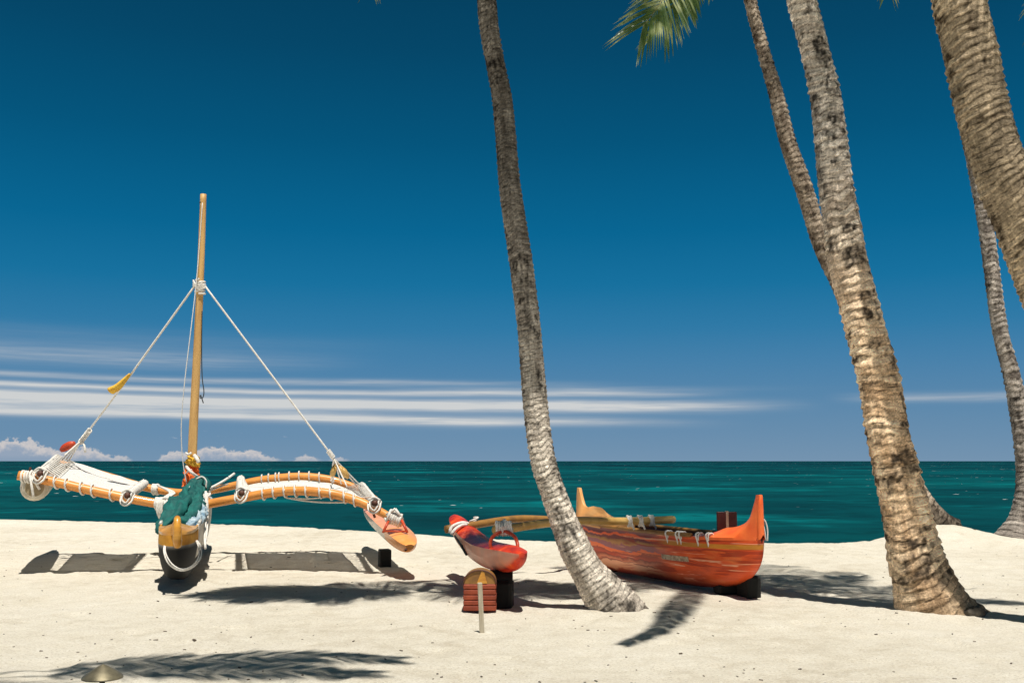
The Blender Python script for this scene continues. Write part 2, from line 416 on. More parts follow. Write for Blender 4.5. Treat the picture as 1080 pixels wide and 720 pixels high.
fw2 = noise_n(nt, mapped((.16, .06, .1)), 1, 3, .65); foam2 = fw2.ss(.70, .74)*lY.ss(2.0, 2.3)
c = mixc(nt, (foam+foam2*.6).clamp(), c, (.62,.66,.66))
nt.links.new(c, b.inputs['Base Color']); b.inputs['Roughness'].default_value = .3; b.inputs['Specular IOR Level'].default_value = .06
b.inputs['IOR'].default_value = 1.33
wv = noise_n(nt, mapped((.35, 1.1, 1)), 1, 5, .6)
bn = bump(nt, wv, .8, .5)
df = nt.nodes.new('ShaderNodeBsdfDiffuse'); gl = nt.nodes.new('ShaderNodeBsdfGlossy'); gl.inputs['Roughness'].default_value = .25
nt.links.new(c, df.inputs[0]); nt.links.new(bn, df.inputs['Normal']); nt.links.new(bn, gl.inputs['Normal'])
mx = nt.nodes.new('ShaderNodeMixShader'); mx.inputs[0].default_value = .045; nt.links.new(df.outputs[0], mx.inputs[1]); nt.links.new(gl.outputs[0], mx.inputs[2])
nt.links.new(mx.outputs[0], nt.nodes['Material Output'].inputs[0]); M['sea'] = m
# ------------------------------------------------------------------ sand heightfield
CX = np.array([-400, -30, -13.3, -9.1, -6.04, -1.95, .18, 4.67, 7.0, 9.0, 10, 14, 30, 400.])
CY = np.array([27, 27, 25.8, 24.6, 23.4, 20.4, 18.75, 18.3, 18.5, 19.4, 19.1, 19, 19, 19.])
def crest(x):
    r = 0
    for d in (-.8, -.4, 0, .4, .8): r = r+np.interp(x+d, CX, CY)
    return r/5
def zground(x, y, fine=True):
    x = np.asarray(x, float); y = np.asarray(y, float)
    t = y-crest(x)
    z = -np.where(t > 0, .24*t, 0)*sm(0, 1.0, t)
    z = z+.03*np.exp(-(t+.6)**2/.8)
    z = np.maximum(z, -3.2)
    q = sm(2, 6, np.hypot(x, y*.6))
    z = z+.035*fbm(x*.28, y*.28, seed=3, o=3)*q
    z = z+.30*np.exp(-((x-8.05)**2+(y-19.3)**2)/1.1)                     # heap round the far palm
    for (bx, by, s, h) in ((1.05, 10.15, .55, .05), (4.1, 10.1, .6, .05)): z = z+h*np.exp(-((x-bx)**2+(y-by)**2)/s)
    if fine:
        m_ = sm(4, 5, y)*sm(34, 26, y)
        z = z+m_*(.016*fbm(x*1.5, y*1.5, seed=20, o=3)+.008*fbm(x*6, y*6, seed=31, o=3))
        z = z+m_*.007*fbm(x*14, y*14, seed=71, o=2)
        # trodden dents
        d = vn(x*3.3, y*2.6, seed=44); z = z-m_*.022*sm(.35, .75, d)+m_*.010*sm(.5, .8, vn(x*4.1+9, y*3.3, seed=45))
        z = z+m_*.012*np.abs(t < 0)*fbm(x*.9, y*4, seed=51, o=2)*sm(-6, -1, t)
    return z
def zg(x, y): return float(zground(np.array([x]), np.array([y]))[0])
def dense(lo, hi, st, far_lo, far_hi):
    a = np.arange(lo, hi+1e-6, st)
    l = []; p = lo; s_ = st*2
    while p > far_lo: p -= s_; s_ *= 1.35; l.append(p)
    h = []; p = hi; s_ = st*2
    while p < far_hi: p += s_; s_ *= 1.35; h.append(p)
    return np.array(l[::-1]+list(a)+h)
xs = dense(-11.5, 11.5, .045, -420, 420); ys = np.concatenate([dense(5.5, 12, .03, -300, 12)[:-1], np.arange(12, 27, .06)]); ys = np.unique(np.r_[ys[ys < 27], np.arange(27, 44, .8)])
XX, YY = np.meshgrid(xs, ys); ZZ = zground(XX, YY)
me = bpy.data.meshes.new('sand'); nx, ny = len(xs), len(ys)
V = np.stack([XX, YY, ZZ], -1).reshape(-1, 3).astype(np.float32)
I = (np.arange(ny-1)[:, None]*nx+np.arange(nx-1)[None]).reshape(-1)
Q = np.stack([I, I+1, I+nx+1, I+nx], 1).astype(np.int32)
me.vertices.add(len(V)); me.vertices.foreach_set('co', V.ravel()); me.loops.add(Q.size); me.loops.foreach_set('vertex_index', Q.ravel())
me.polygons.add(len(Q)); me.polygons.foreach_set('loop_start', np.arange(len(Q), dtype=np.int32)*4); me.polygons.foreach_set('loop_total', np.full(len(Q), 4, np.int32))
me.update(calc_edges=True); me.polygons.foreach_set('use_smooth', [True]*len(Q)); me.materials.append(M['sand'])
o = bpy.data.objects.new('sand', me); col.objects.link(o); tag(o, kind='structure')
# sea sheet to the horizon
mb = MB(); sx = np.array([-40000, -4000, -400, -60, 60, 400, 4000, 40000.]); sy = np.array([16, 60, 200, 800, 4000, 45000.])
SX, SY = np.meshgrid(sx, sy); mb.add(np.stack([SX, SY, SX*0-1.0], -1).reshape(-1, 3), grid_faces(len(sy), len(sx), False))
o = mb.build('sea', M['sea']); tag(o, kind='structure')
# loose bits on the sand: uncountable litter
mb = MB()
for i in range(430):
    y = 6.4+13*random.random()**1.6; x = (random.random()*2-1)*.56*y
    z = zg(x, y); s_ = random.uniform(.003, .009)*(1 if random.random() < .95 else 1.8)
    a = random.uniform(0, 6.28); l = random.uniform(1, 3.2)
    if True: mb.box((x, y, z+s_*.4), (s_*2*l*.7, s_*1.4, s_), 0, a, bev=s_*.25)
    else: mb.tube(cr([(x, y, z+s_*.3), (x+math.cos(a)*s_*3*l, y+math.sin(a)*s_*3*l, z+s_*1.2), (x+math.cos(a+.5)*s_*6*l, y+math.sin(a+.5)*s_*6*l, z+s_*.2)], 5), s_*.3, 4)
o = mb.build('beach_litter', M['twig'], smooth=False); tag(o, 'scattered dark twigs and chips lying on the pale sand', 'litter', kind='stuff')
# ------------------------------------------------------------------ palms
def trunk(parent, pts, cols, spacing=.085, amp=.018, seed=1, nring=56, step=.013, dark=.5, tilt=.3, top_tone=1.0, grey=0.0, base_tone=1.0, name='trunk'):
    "pts: (px, py, D, width in px) from the ground up"
    Q = np.array([np.r_[P(a, b, d), w*d/F/2] for a, b, d, w in pts])
    L = np.sum(np.linalg.norm(np.diff(Q[:, :3], axis=0), axis=1)); m = int(L/step)
    C = cr(Q, m); p = C[:, :3]; r = C[:, 3]
    # keep it buried at the foot
    T, U, W = frames(p)
    sl = np.r_[0, np.cumsum(np.linalg.norm(np.diff(p, axis=0), axis=1))]
    a = np.arange(nring)*2*math.pi/nring
    A, S = np.meshgrid(a, sl)
    ca, sa = np.cos(A), np.sin(A)
    sp = spacing*(1+.0*S)
    ph = S/sp+tilt*np.sin(A+seed+.9*np.sin(S*1.3+seed))+.55*vn(ca*1.3+9, sa*1.3+7, S*2.2, seed)+.22*vn(ca*4, sa*4, S*7, seed+1)
    k = np.floor(ph); fr = ph-k
    ringr = _h(k, k*0+3, k*0, seed)                           # each ring its own size and tone
    saw = np.where(fr < .16, fr/.16, 1-(fr-.16)*.95)
    rr = r[:, None]*(1+.05*vn(ca*1.1, sa*1.1, S*1.6, seed+5))+amp*(saw-.45)*(.45+ringr)*(.6+.5*vn(ca*2.5+3, sa*2.5, S*3, seed+8))
    rr += .004*fbm(ca*9, sa*9, S*30, seed+12, 3)
    foot = np.exp(-S/.35)
    rr += r[:, None]*foot*(.16*np.abs(vn(ca*2.4, sa*2.4, S*.5, seed+13))+.05*np.sin(A*9+vn(ca*2, sa*2, 0, 4)*4))
    V = p[:, None]+rr[:, :, None]*(ca[..., None]*U[:, None]+sa[..., None]*W[:, None])
    lit, mid_, drk = [np.array(c) for c in cols]
    n = fbm(ca*2.2, sa*2.2, S*2.4, seed+21, 4); n2 = fbm(ca*5, sa*5, S*16, seed+33, 3)
    tone = np.clip(.5+.9*n+.5*(ringr-.5), 0, 1)[..., None]
    c = mid_*(1-tone)+lit*tone
    patch = (sm(dark, dark+.20, .5+.85*fbm(ca*.9+5, sa*.9, S*7+ringr*1.6, seed+41, 4)+.42*n2)*(.45+.55*sm(-.3, .3, fbm(ca*6, sa*6, S*22, seed+47, 2))))[..., None]
    c = c*(1-patch)+drk*patch
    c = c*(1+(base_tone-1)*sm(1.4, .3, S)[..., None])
    crack = (sm(.20, .04, fr)+sm(.91, 1, fr)*.7)*(.55+.45*n2); c = c*(1-.86*np.clip(crack*1.25, 0, 1)[..., None])
    edge = sm(.16, .22, fr)*sm(.42, .24, fr)*(.5+n2); c = c*(1+.45*np.clip(edge, 0, 1)[..., None])
    cell = _h(np.floor(A*nring/6.28/1.5), np.floor(ph*1.0), k*0, seed+2)
    c = c*(1-.22*(cell > .93)[..., None]*1.0)
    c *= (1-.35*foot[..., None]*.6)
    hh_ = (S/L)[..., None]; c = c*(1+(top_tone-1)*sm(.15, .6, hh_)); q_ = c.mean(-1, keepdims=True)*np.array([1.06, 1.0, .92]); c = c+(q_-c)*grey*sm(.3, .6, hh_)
    c = c*(1+.55*fbm(ca*3+1, sa*3, S*40+A, seed+51, 3)[..., None])*(1+.25*fbm(ca*.8, sa*.8, S*1.2, seed+61, 2)[..., None])
    nv = nring; mm = len(sl)
    mb = MB(); mb.add(V.reshape(-1, 3), grid_faces(mm, nv, True)+[list(range((mm-1)*nv, mm*nv))])
    o = mb.build(name, M['bark'], parent); me = o.data
    at = me.color_attributes.new('bark', 'FLOAT_COLOR', 'POINT')
    at.data.foreach_set('color', np.concatenate([np.clip(c, .004, 1).reshape(-1, 3), np.ones((mm*nv, 1))], 1).astype(np.float32).ravel())
    uv = me.uv_layers.new(name='trunk'); li = np.zeros(len(me.loops), np.int32); me.loops.foreach_get('vertex_index', li)
    uv.data.foreach_set('uv', np.stack([(li % nv)/nv, sl[np.minimum(li//nv, mm-1)]/1.0], 1).astype(np.float32).ravel())
    return p[-1]
def frond(parent, path, ll=.72, per=26, seed=0, wid=.040, droop=1.0, start=.16, rib=.022, face=None, tipk=.55):
    "a pinnate leaf: rib along path, leaflets both sides"
    rs = random.Random(seed)
    C = cr(path, 26); L = np.sum(np.linalg.norm(np.diff(C, axis=0), axis=1)); n = int(L*per)
    mb = MB(); mb.tube(C, np.linspace(rib, .003, len(C)), 5, 1)
    pts = cr(path, n+2); T = np.gradient(pts, axis=0); T /= np.linalg.norm(T, axis=1)[:, None]
    up = np.array([0, 0, 1.])
    Vs = []; Fs = []; k = 0
    for i in range(int(n*start), n+1):
        t = i/n; tt = T[i]
        side = np.cross(tt, up if face is None else face); ns = np.linalg.norm(side)
        side = side/ns if ns > .2 else np.array([1, 0, 0.])
        nor = np.cross(side, tt)
        if face is None and nor[2] < 0: nor = -nor
        if face is not None: nor = face
        prof = min(1, .45+2.2*(t-start))*(1-tipk*max(0, (t-.55)/.45)**1.6)
        for sg in (-1, 1):
            if rs.random() < .03: continue
            l = ll*prof*rs.uniform(.86, 1.1); fw = .55+.75*t+rs.uniform(-.08, .08)+(0 if face is None else 1.1*max(0, (t-.90)/.10)+rs.uniform(-.15, .15))
            d = side*sg+tt*fw+nor*(rs.uniform(.1, .3) if face is None else rs.uniform(-.25, .25)); d /= np.linalg.norm(d)
            p = pts[i]+tt*rs.uniform(-.01, .01); w = wid*rs.uniform(.8, 1.15)
            wd = np.cross(d, nor+side*sg*rs.uniform(-.6, .6)); wd /= np.linalg.norm(wd)
            segs = 4
            for j in range(segs+1):
                f = j/segs; ww = w*(.55+1.2*f*(1-f)*1.4)*(1-f**3)+.001
                Vs += [p-wd*ww/2, p+wd*ww/2]
                if j < segs:
                    Fs.append([k+2*j, k+2*j+1, k+2*j+3, k+2*j+2])
                    d = d+np.array([0, 0, -1.])*.20*droop*(.6+f); d /= np.linalg.norm(d); p = p+d*l/segs
            k += 2*(segs+1)
    mb.add(np.array(Vs), Fs, 0)
    return mb.build('frond', [M['leaf'], M['rib']], parent, smooth=False)
def arch(c, az, length, rise=.35, drop=1.2, side=0):
    "frond path leaving crown centre c towards azimuth az (0 = +X, 90 = away from the camera)"
    d = np.array([math.cos(R(az)), math.sin(R(az)), 0]); s2 = np.array([-d[1], d[0], 0])
    q = []
    for t in (0, .2, .4, .6, .8, 1):
        q.append(np.array(c)+d*length*t*(1-.12*t*t)+s2*side*t*t+np.array([0, 0, rise*math.sin(t*math.pi*.75)*1.3-drop*t**2.4]))
    return q
def crown(parent, c, specs, seed=0, ll=.72, per=26, wid=.036):
    for i, s_ in enumerate(specs):
        if isinstance(s_, dict) and 'face' in s_: frond(parent, s_['path'], s_['ll'], seed=seed*50+i, start=s_.get('start', .16), wid=s_.get('wid', .036), per=s_.get('per', 26))
        elif isinstance(s_, dict): frond(parent, s_['path'], s_.get('ll', ll), seed=seed*50+i, face=np.array([.1, -1, .15]), tipk=.12, per=34, wid=s_.get('wid', .021), droop=s_.get('droop', .35))
        elif isinstance(s_, tuple): frond(parent, arch(c, *s_), ll, seed=seed*50+i, per=per, wid=wid)
        else: frond(parent, s_, ll, seed=seed*50+i)
GREY = ((.52,.46,.385), (.23,.195,.16), (.045,.038,.032)); TAN = ((.84,.64,.43), (.44,.29,.17), (.055,.040,.028)); BRN = ((.54,.42,.28), (.29,.225,.15), (.07,.048,.028)); DRK = ((.34,.30,.26), (.09,.075,.065), (.03,.025,.022)); PALE = ((.52,.42,.32), (.15,.11,.08), (.05,.035,.025))
pg = 'coconut palms growing along the beach'
# the slim grey palm in the middle
fA = G(648, 10.15)
tA = thing('palm_tree', fA, 'slim grey curved palm with scarred foot rising in front of the red canoe', 'palm tree', pg)
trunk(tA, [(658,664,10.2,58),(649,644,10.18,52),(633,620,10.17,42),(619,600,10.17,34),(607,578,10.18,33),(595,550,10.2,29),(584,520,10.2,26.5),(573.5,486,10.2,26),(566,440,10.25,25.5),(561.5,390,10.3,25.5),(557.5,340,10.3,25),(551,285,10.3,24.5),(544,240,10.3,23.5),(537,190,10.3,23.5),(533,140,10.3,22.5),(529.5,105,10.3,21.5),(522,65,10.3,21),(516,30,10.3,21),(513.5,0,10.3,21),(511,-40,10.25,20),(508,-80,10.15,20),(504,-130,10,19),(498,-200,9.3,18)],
      GREY, spacing=.058, amp=.017, seed=3, dark=.60, top_tone=.27, base_tone=.9)  # top_tone here paints the leaves' shadow into the upper bark
cA = P(497, -210, 9.15)
crown(tA, cA, [(8, 2.6, .5, .5), (186, 3.0, .6, .6), (206, 2.4, .7, .35), (173, 2.7, .6, .5), (192, 2.2, .9, .1), (197, 2.7, .8, .2), (16, 2.6, .6, .5), (-12, 2.3, .7, .3), (33, 2.0, .6, .4), (152, 1.6, .6, .3), (225, 1.6, .8, .3), (100, 1.1, .6, .3), (-40, 1.6, .8, .3), (0, 2.2, 1.0, .1), (181, 2.9, .45, .8), dict(path=[P(497, -210, 9.15), P(450,-215,9.3), P(412,-150,9.4), P(397,-60,9.4), P(391,-18,9.4)], ll=.32)], 1)
# the thick tan palm
fC = G(978, 10.15)
tC = thing('palm_tree', fC, 'thick tan palm trunk with dark patches, its swollen foot right of the red canoe', 'palm tree', pg)
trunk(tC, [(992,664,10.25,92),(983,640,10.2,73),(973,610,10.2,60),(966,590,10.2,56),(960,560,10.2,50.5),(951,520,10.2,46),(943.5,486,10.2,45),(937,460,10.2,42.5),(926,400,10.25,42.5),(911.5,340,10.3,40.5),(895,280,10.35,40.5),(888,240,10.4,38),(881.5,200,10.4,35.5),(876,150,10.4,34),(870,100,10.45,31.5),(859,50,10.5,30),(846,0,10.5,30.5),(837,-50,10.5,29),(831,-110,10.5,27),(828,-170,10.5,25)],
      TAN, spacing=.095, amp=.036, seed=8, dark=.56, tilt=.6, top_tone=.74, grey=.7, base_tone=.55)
cC = P(827, -190, 10.5)
crown(tC, cC, [dict(path=[cC, P(775,-222,10.2), P(748,-170,9.9), P(726,-80,9.7), P(704,-12,9.6), P(692,10,9.55), P(678,28,9.5)], ll=.60),
               dict(path=[cC, P(785,-190,10.3), P(765,-130,10.1), P(742,-70,10), P(718,-14,9.95), P(708,10,9.9), P(700,28, 9.9)], ll=.50),
               dict(path=[cC, P(792,-160,10.6), P(770,-90,10.7), P(744,-40,10.6), P(731,-6,10.6), P(728,14,10.6)], ll=.26),
               dict(path=[cC, P(795,-150,10.9), P(782,-90,11), P(762,-40,11), P(748,-14,11)], ll=.3),
               dict(path=[cC, cC+[-.3,-1.5,.35], cC+[-.75,-3.0,.15], cC+[-1.1,-3.8,-.5], cC+[-1.6,-4.4,-1.3]], ll=.33, face=None, droop=1),
               (115, 2.6, .6, .6), (60, 2.8, .6, .5), (10, 2.6, .7, .6), (-25, 2.4, .6, .4), (150, 2.3, .9, .1), (88, 2.6, .6, .5), (35, 2.4, .8, .4), (250, 1.8, .9, .2), (-60, 1.9, .9, .3)], 2, .62, 15, .03)
# pale thin palm behind it
fB = G(990, 19.3, .28)
tB = thing('palm_tree', fB, 'thin far palm mostly hidden behind thick tan trunk, foot on sand heap', 'palm tree', pg)
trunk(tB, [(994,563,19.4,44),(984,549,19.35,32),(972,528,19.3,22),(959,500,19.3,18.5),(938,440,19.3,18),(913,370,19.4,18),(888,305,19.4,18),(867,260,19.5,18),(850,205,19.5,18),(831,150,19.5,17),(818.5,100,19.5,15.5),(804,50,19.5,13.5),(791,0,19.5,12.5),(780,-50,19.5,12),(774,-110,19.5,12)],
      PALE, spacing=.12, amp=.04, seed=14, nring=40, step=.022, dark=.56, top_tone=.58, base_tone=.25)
cB = P(773, -115, 19.5)
crown(tB, cB, [(a, 3.4, .9, .9) for a in (10, 55, 90, 130, 165, 200, 235, 275, 320)]+[(a, 2.6, 1.6, .1) for a in (30, 150, 250)], 3, .8)
# very near thick palm at the right edge
fD = G(1215, 9.0)
tD = thing('palm_tree', fD, 'very thick near brown trunk crossing the top right corner of the picture', 'palm tree', pg)
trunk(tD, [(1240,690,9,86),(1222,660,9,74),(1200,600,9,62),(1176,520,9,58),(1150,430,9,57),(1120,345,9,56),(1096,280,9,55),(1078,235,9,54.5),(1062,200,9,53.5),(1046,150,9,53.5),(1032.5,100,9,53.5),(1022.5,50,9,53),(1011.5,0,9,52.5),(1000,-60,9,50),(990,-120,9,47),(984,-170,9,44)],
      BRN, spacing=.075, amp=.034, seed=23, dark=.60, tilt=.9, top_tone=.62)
cD = P(982, -190, 9)
crown(tD, cD, [dict(path=[cD, P(1020,-225,8.9), P(1065,-180,8.8), P(1100,-90,8.7), P(1103,-30,8.7), P(1097,18,8.7)], ll=.40),
               dict(path=[cD, P(965,-190,9.2), P(950,-130,9.3), P(940,-60,9.35), P(937,-12,9.4)], ll=.30),
               (20, 2.4, .8, .2), (60, 2.5, .7, .3), (100, 2.3, .7, .3), (-20, 2.4, .7, .3), (-50, 2.2, .8, .3), (140, 1.9, .9, .1), (80, 2, 1.2, 0)], 4, .62)
# far dark palm behind the near one
fE = G(1083, 18.9)
tE = thing('palm_tree', fE, 'dark slender far palm by the waterline at the right edge, partly behind the near trunk', 'palm tree', pg)
trunk(tE, [(1078,580,19,62),(1081,566,19,50),(1084,548,19,36),(1085.5,520,19,27),(1083,486,19,22),(1076,440,19,18.5),(1067,395,19,17),(1055,350,19,15.5),(1046,285,19,15),(1040,240,19,15),(1033,200,19,15),(1023,150,19,14.5),(1011,97,19,14.5),(1000,50,19,14),(990,0,19,13.5),(980,-60,19,13),(972,-110,19,13)],
      DRK, spacing=.12, amp=.035, seed=31, nring=36, step=.022, dark=.7)
cE = P(971, -115, 19)
crown(tE, cE, [(a, 3.3, .9, .8) for a in (20, 65, 110, 150, 195, 240, 285, 335)]+[(a, 2.6, 1.6, .1) for a in (40, 160)], 5, .8)
# palm standing just left of the picture whose long leaf shades the foreground
fL = np.array([-5.2, 4.6, 0.])
tL = thing('palm_tree', fL, 'palm outside the left edge of the picture, its leaf shading the foreground sand', 'palm tree', pg)
def wpx(p, w): return p
Qp = [(-5.2, 4.6, -.15, .5), (-5.12, 4.58, .3, .36), (-4.9, 4.5, 2, .3), (-4.65, 4.4, 4, .28), (-4.35, 4.4, 5.6, .26), (-3.75, 4.75, 6.6, .25)]
def inv(p):
    x, y, z, w = p; cp, spt = math.cos(PITCH), math.sin(PITCH)
    d = y*cp+(z-H)*spt; u = x/d; v = (-y*spt+(z-H)*cp)/d
    return (540+u*F, 360-v*F, y, w*F/y)
trunk(tL, [inv(q) for q in Qp], GREY, spacing=.08, amp=.015, seed=37, nring=36, step=.03)
cL = np.array([-3.75, 4.75, 6.7])
crown(tL, cL, [dict(path=[cL, cL+[.9,.40,.5], cL+[1.8,.74,.55], cL+[2.6,.98,.2], cL+[3.4,1.12,-.5]], ll=.62, face=None, start=.30, per=25), dict(path=[cL, cL+[.9,.14,.55], cL+[1.9,.36,.5], cL+[2.8,.5,.1], cL+[3.3,.62,-.5]], ll=.6, face=None, start=.34, per=25),
               (185, 2.0, .7, .6), (225, 2.4, .7, .6), (265, 2.3, .7, .6), (300, 2.3, .7, .5), (335, 2.4, .7, .5), (205, 2, 1.2, 0), (280, 2, 1.2, 0)], 6)
# ------------------------------------------------------------------ white sailing canoe with two floats
def IK(lst, n=60): return cr([P(*q) for q in lst], n)
sc = thing('sailing_canoe', G(196, 13.6), 'white double outrigger sailing canoe seen bow on, with mast, side nets and teal cloth', 'sailing canoe')
# hull
def hull_mesh(a_, b_, hw, keel, sheer, n=64, k=11, pw=.62, thick=.02, ax=None):
    "a_ far end, b_ near end (xy); profile functions of s in -1..1. returns outer verts, inner verts"
    a_ = np.array(a_[:2]); b_ = np.array(b_[:2]); d = b_-a_; L = np.linalg.norm(d); d = d/L; q = np.array([-d[1], d[0]])
    s = np.sin(np.linspace(-math.pi/2, math.pi/2, n)); rows = []; inn = []
    for si in s:
        w = hw(si); zk = keel(si); zs = sheer(si); c = (a_+b_)/2+d*si*L/2
        th = np.linspace(-1, 1, 2*k+1); row = []; ro2 = []
        for t in th:
            f = abs(t)                                  # 0 keel .. 1 sheer
            ang = f*math.pi/2
            hx = math.sin(ang)**pw; hz = 1-math.cos(ang)**1.1
            hx = hx*(1-.06*max(0, (f-.8)/.2))
            sg = 1 if t >= 0 else -1
            row.append([*(c+q*sg*w*hx), zk+(zs-zk)*hz])
            wi = max(w-thick, .002); zi = min(zk+thick*1.5, zs)
            ro2.append([*(c+q*sg*wi*hx), zi+(zs-zi)*hz])
        rows.append(row); inn.append(ro2)
    return s, np.array(rows), np.array(inn)
def hull_object(name, parent, mats, s, rows, inn, mat_fn=None, uvname=None):
    n, k2 = rows.shape[:2]; mb = MB()
    Fo = grid_faces(n, k2, False); mi = [0]*len(Fo)
    if mat_fn: mi = [mat_fn(rows[f[0]//k2, f[0] % k2]) for f in Fo]
    mb.add(rows.reshape(-1, 3), [f[::-1] for f in Fo], mi)
    Fi = grid_faces(n, k2, False); mb.add(inn.reshape(-1, 3), Fi, [len(mats)-1]*len(Fi))
    o = n*k2; E_ = []
    for j in (0, k2-1):
        for i in range(n-1): E_.append([i*k2+j, (i+1)*k2+j, o+(i+1)*k2+j, o+i*k2+j])
    mb.f += E_; mb.m += [0]*len(E_)
    ob = mb.build(name, mats, parent)
    if uvname:
        me = ob.data; uv = me.uv_layers.new(name=uvname); li = np.zeros(len(me.loops), np.int32); me.loops.foreach_get('vertex_index', li)
        li = li % (n*k2); S = (s[li//k2]+1)/2; Zt = rows.reshape(-1, 3)[:, 2]; z0 = rows[:, k2//2, 2]; z1 = rows[:, 0, 2]
        Tt = (Zt[li]-z0[li//k2].min())/(np.maximum(z1[li//k2], .05)-z0[li//k2].min())
        uv.data.foreach_set('uv', np.stack([S, np.clip(Tt, 0, 1)], 1).astype(np.float32).ravel())
    return ob
bw = G(186.5, 11.35); st = G(213, 18.3)
hw = lambda s: .245*(1-abs(s)**8)**.5*(1-.06*abs(s)) + .012
keel = lambda s: .02+.58*(1-math.sqrt(max(0, 1-abs(s)**6)))**.9
sheer = lambda s: .80-.10*sm(.35, .95, s)+.05*sm(-.5, -1, s)
s1, ro, ri = hull_mesh(st, bw, hw, keel, lambda s: float(sheer(s)), n=80, k=12, thick=.025)
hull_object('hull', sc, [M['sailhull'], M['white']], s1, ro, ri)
# gunwale rails
for side in (0, ro.shape[1]-1):
    mb = MB(); mb.tube(ro[6:-20, side]+[0, 0, .008], .022, 6); mb.build('gunwale', M['white'], sc)
def end_cover(name, parent, mat, s, rows, a0, sign, rise, lift=.1, blade=.024, pow_=4.0, end_trim=0):
    "covering board that sweeps up into a tall end piece; from |s|=a0 to the end"
    idx = [i for i, si in enumerate(s) if si*sign >= a0]
    if sign < 0: idx = idx[::-1]
    V = []; k = 9
    # extra samples close to the tip
    n = len(idx); prev = None
    for j, i in enumerate(idx):
        f = (s[i]*sign-a0)/(1-a0); L_, R_ = rows[i, 0], rows[i, -1]
        c = (L_+R_)/2; half = (R_-L_)/2; wl = max(np.linalg.norm(half[:2]), 1e-6); dirn = np.array([half[0], half[1], 0])/wl
        if wl < blade: half = dirn*blade
        else: half = dirn*wl*1.03
        g_ = min(1, f/.955)**pow_; top = lift*sm(0, .45, f)*(1-.35*sm(.6, .85, f))+(rise-lift*.65)*g_
        row = [c-half+[0, 0, -.03]]
        for t in np.linspace(-1, 1, k):
            h = min(1, (1-abs(t))*(1+1.6*f**4)); wv = np.sign(t)*abs(t)**(1+2.2*f); wmin = blade*(1 if abs(t) > 0 else 0)
            off = half*wv if abs(wv)*wl > blade*abs(t) else dirn*blade*t
            row.append(c+off+[0, 0, top*(h**(.55+.2*f))])
        row.append(c+half+[0, 0, -.03]); V.append(row)
    # close with a slightly shrunk rounded cap past the stem
    V = np.array(V); axis = V[-1].mean(0)-V[-3].mean(0); axis[2] = 0; axis /= np.linalg.norm(axis)
    last = V[-1].copy(); cc = last.mean(0); e = (last-cc)*[.55, .55, .93]+cc+axis*.02; e2 = (last-cc)*[.1, .1, .8]+cc+axis*.03
    V = np.concatenate([V, e[None], e2[None]])
    mb = MB(); m_, k_ = V.shape[:2]; Fs = grid_faces(m_, k_, False)+[list(range((m_-1)*k_, m_*k_)), list(range(k_))[::-1]]
    mb.add(V.reshape(-1, 3), Fs); return mb.build(name, mat, parent, angle=50)
end_cover('bow_cover', sc, M['bowwood'], s1, ro, .74, 1, .12, .09, .03, 3)
mb = MB(); mb.tube(cr([P(187.5,576,11.33), P(187,566,11.28), P(187,556,11.27), P(187,548,11.31), P(187,545,11.36)], 16), np.interp(np.linspace(0, 1, 16), [0, .2, .8, .93, 1], [.04, .052, .040, .034, .012]), 14); mb.build('bow_post', M['bowwood'], sc)
end_cover('stern_cover', sc, M['bowwood'], s1, ro, .84, -1, .34, .07, .024, 3.4)
# crossbeams
fi = IK([(19,501,13.45),(34,503.5,13.5),(62,509,13.55),(90,515.5,13.6),(120,522,13.65),(145,527,13.7),(168,531,13.75),(190,533.5,13.8),(212,532.5,13.8),(226,530,13.8),(242,527,13.8),(262,523.5,13.8),(285,519.5,13.75),(310,517.3,13.75),(335,518.5,13.7),(355,521.5,13.7),(375,527.5,13.65),(392,534.5,13.6),(404,541,13.5),(424,552,13.4)], 110)
mb = MB(); mb.tube(fi, np.r_[np.full(95, .062), np.linspace(.062, .048, 15)], 14); mb.build('front_crossbeam', M['bamboo'], sc)
re = IK([(56,487,16.3),(80,493,16.3),(110,501,16.3),(135,508.5,16.3),(155,514,16.3),(180,518.5,16.3),(200,519.5,16.3),(218,517.5,16.3),(235,514.5,16.3),(255,510,16.3),(275,506,16.3),(300,503,16.3),(320,502.2,16.3),(340,504,16.3),(358,508,16.3),(378,516,16.3),(396,527,16.3)], 100)
mb = MB(); mb.tube(re, .062, 14); mb.build('rear_crossbeam', M['bamboo'], sc)
def along(path, px):
    "point of a beam path seen at column px"
    X = 540+path[:, 0]/(path[:, 1]*math.cos(PITCH)+(path[:, 2]-H)*math.sin(PITCH))*F
    i = int(np.argmin(abs(X-px))); return path[i]
def idx_at(path, px):
    X = 540+path[:, 0]/(path[:, 1]*math.cos(PITCH)+(path[:, 2]-H)*math.sin(PITCH))*F
    return int(np.argmin(abs(X-px)))
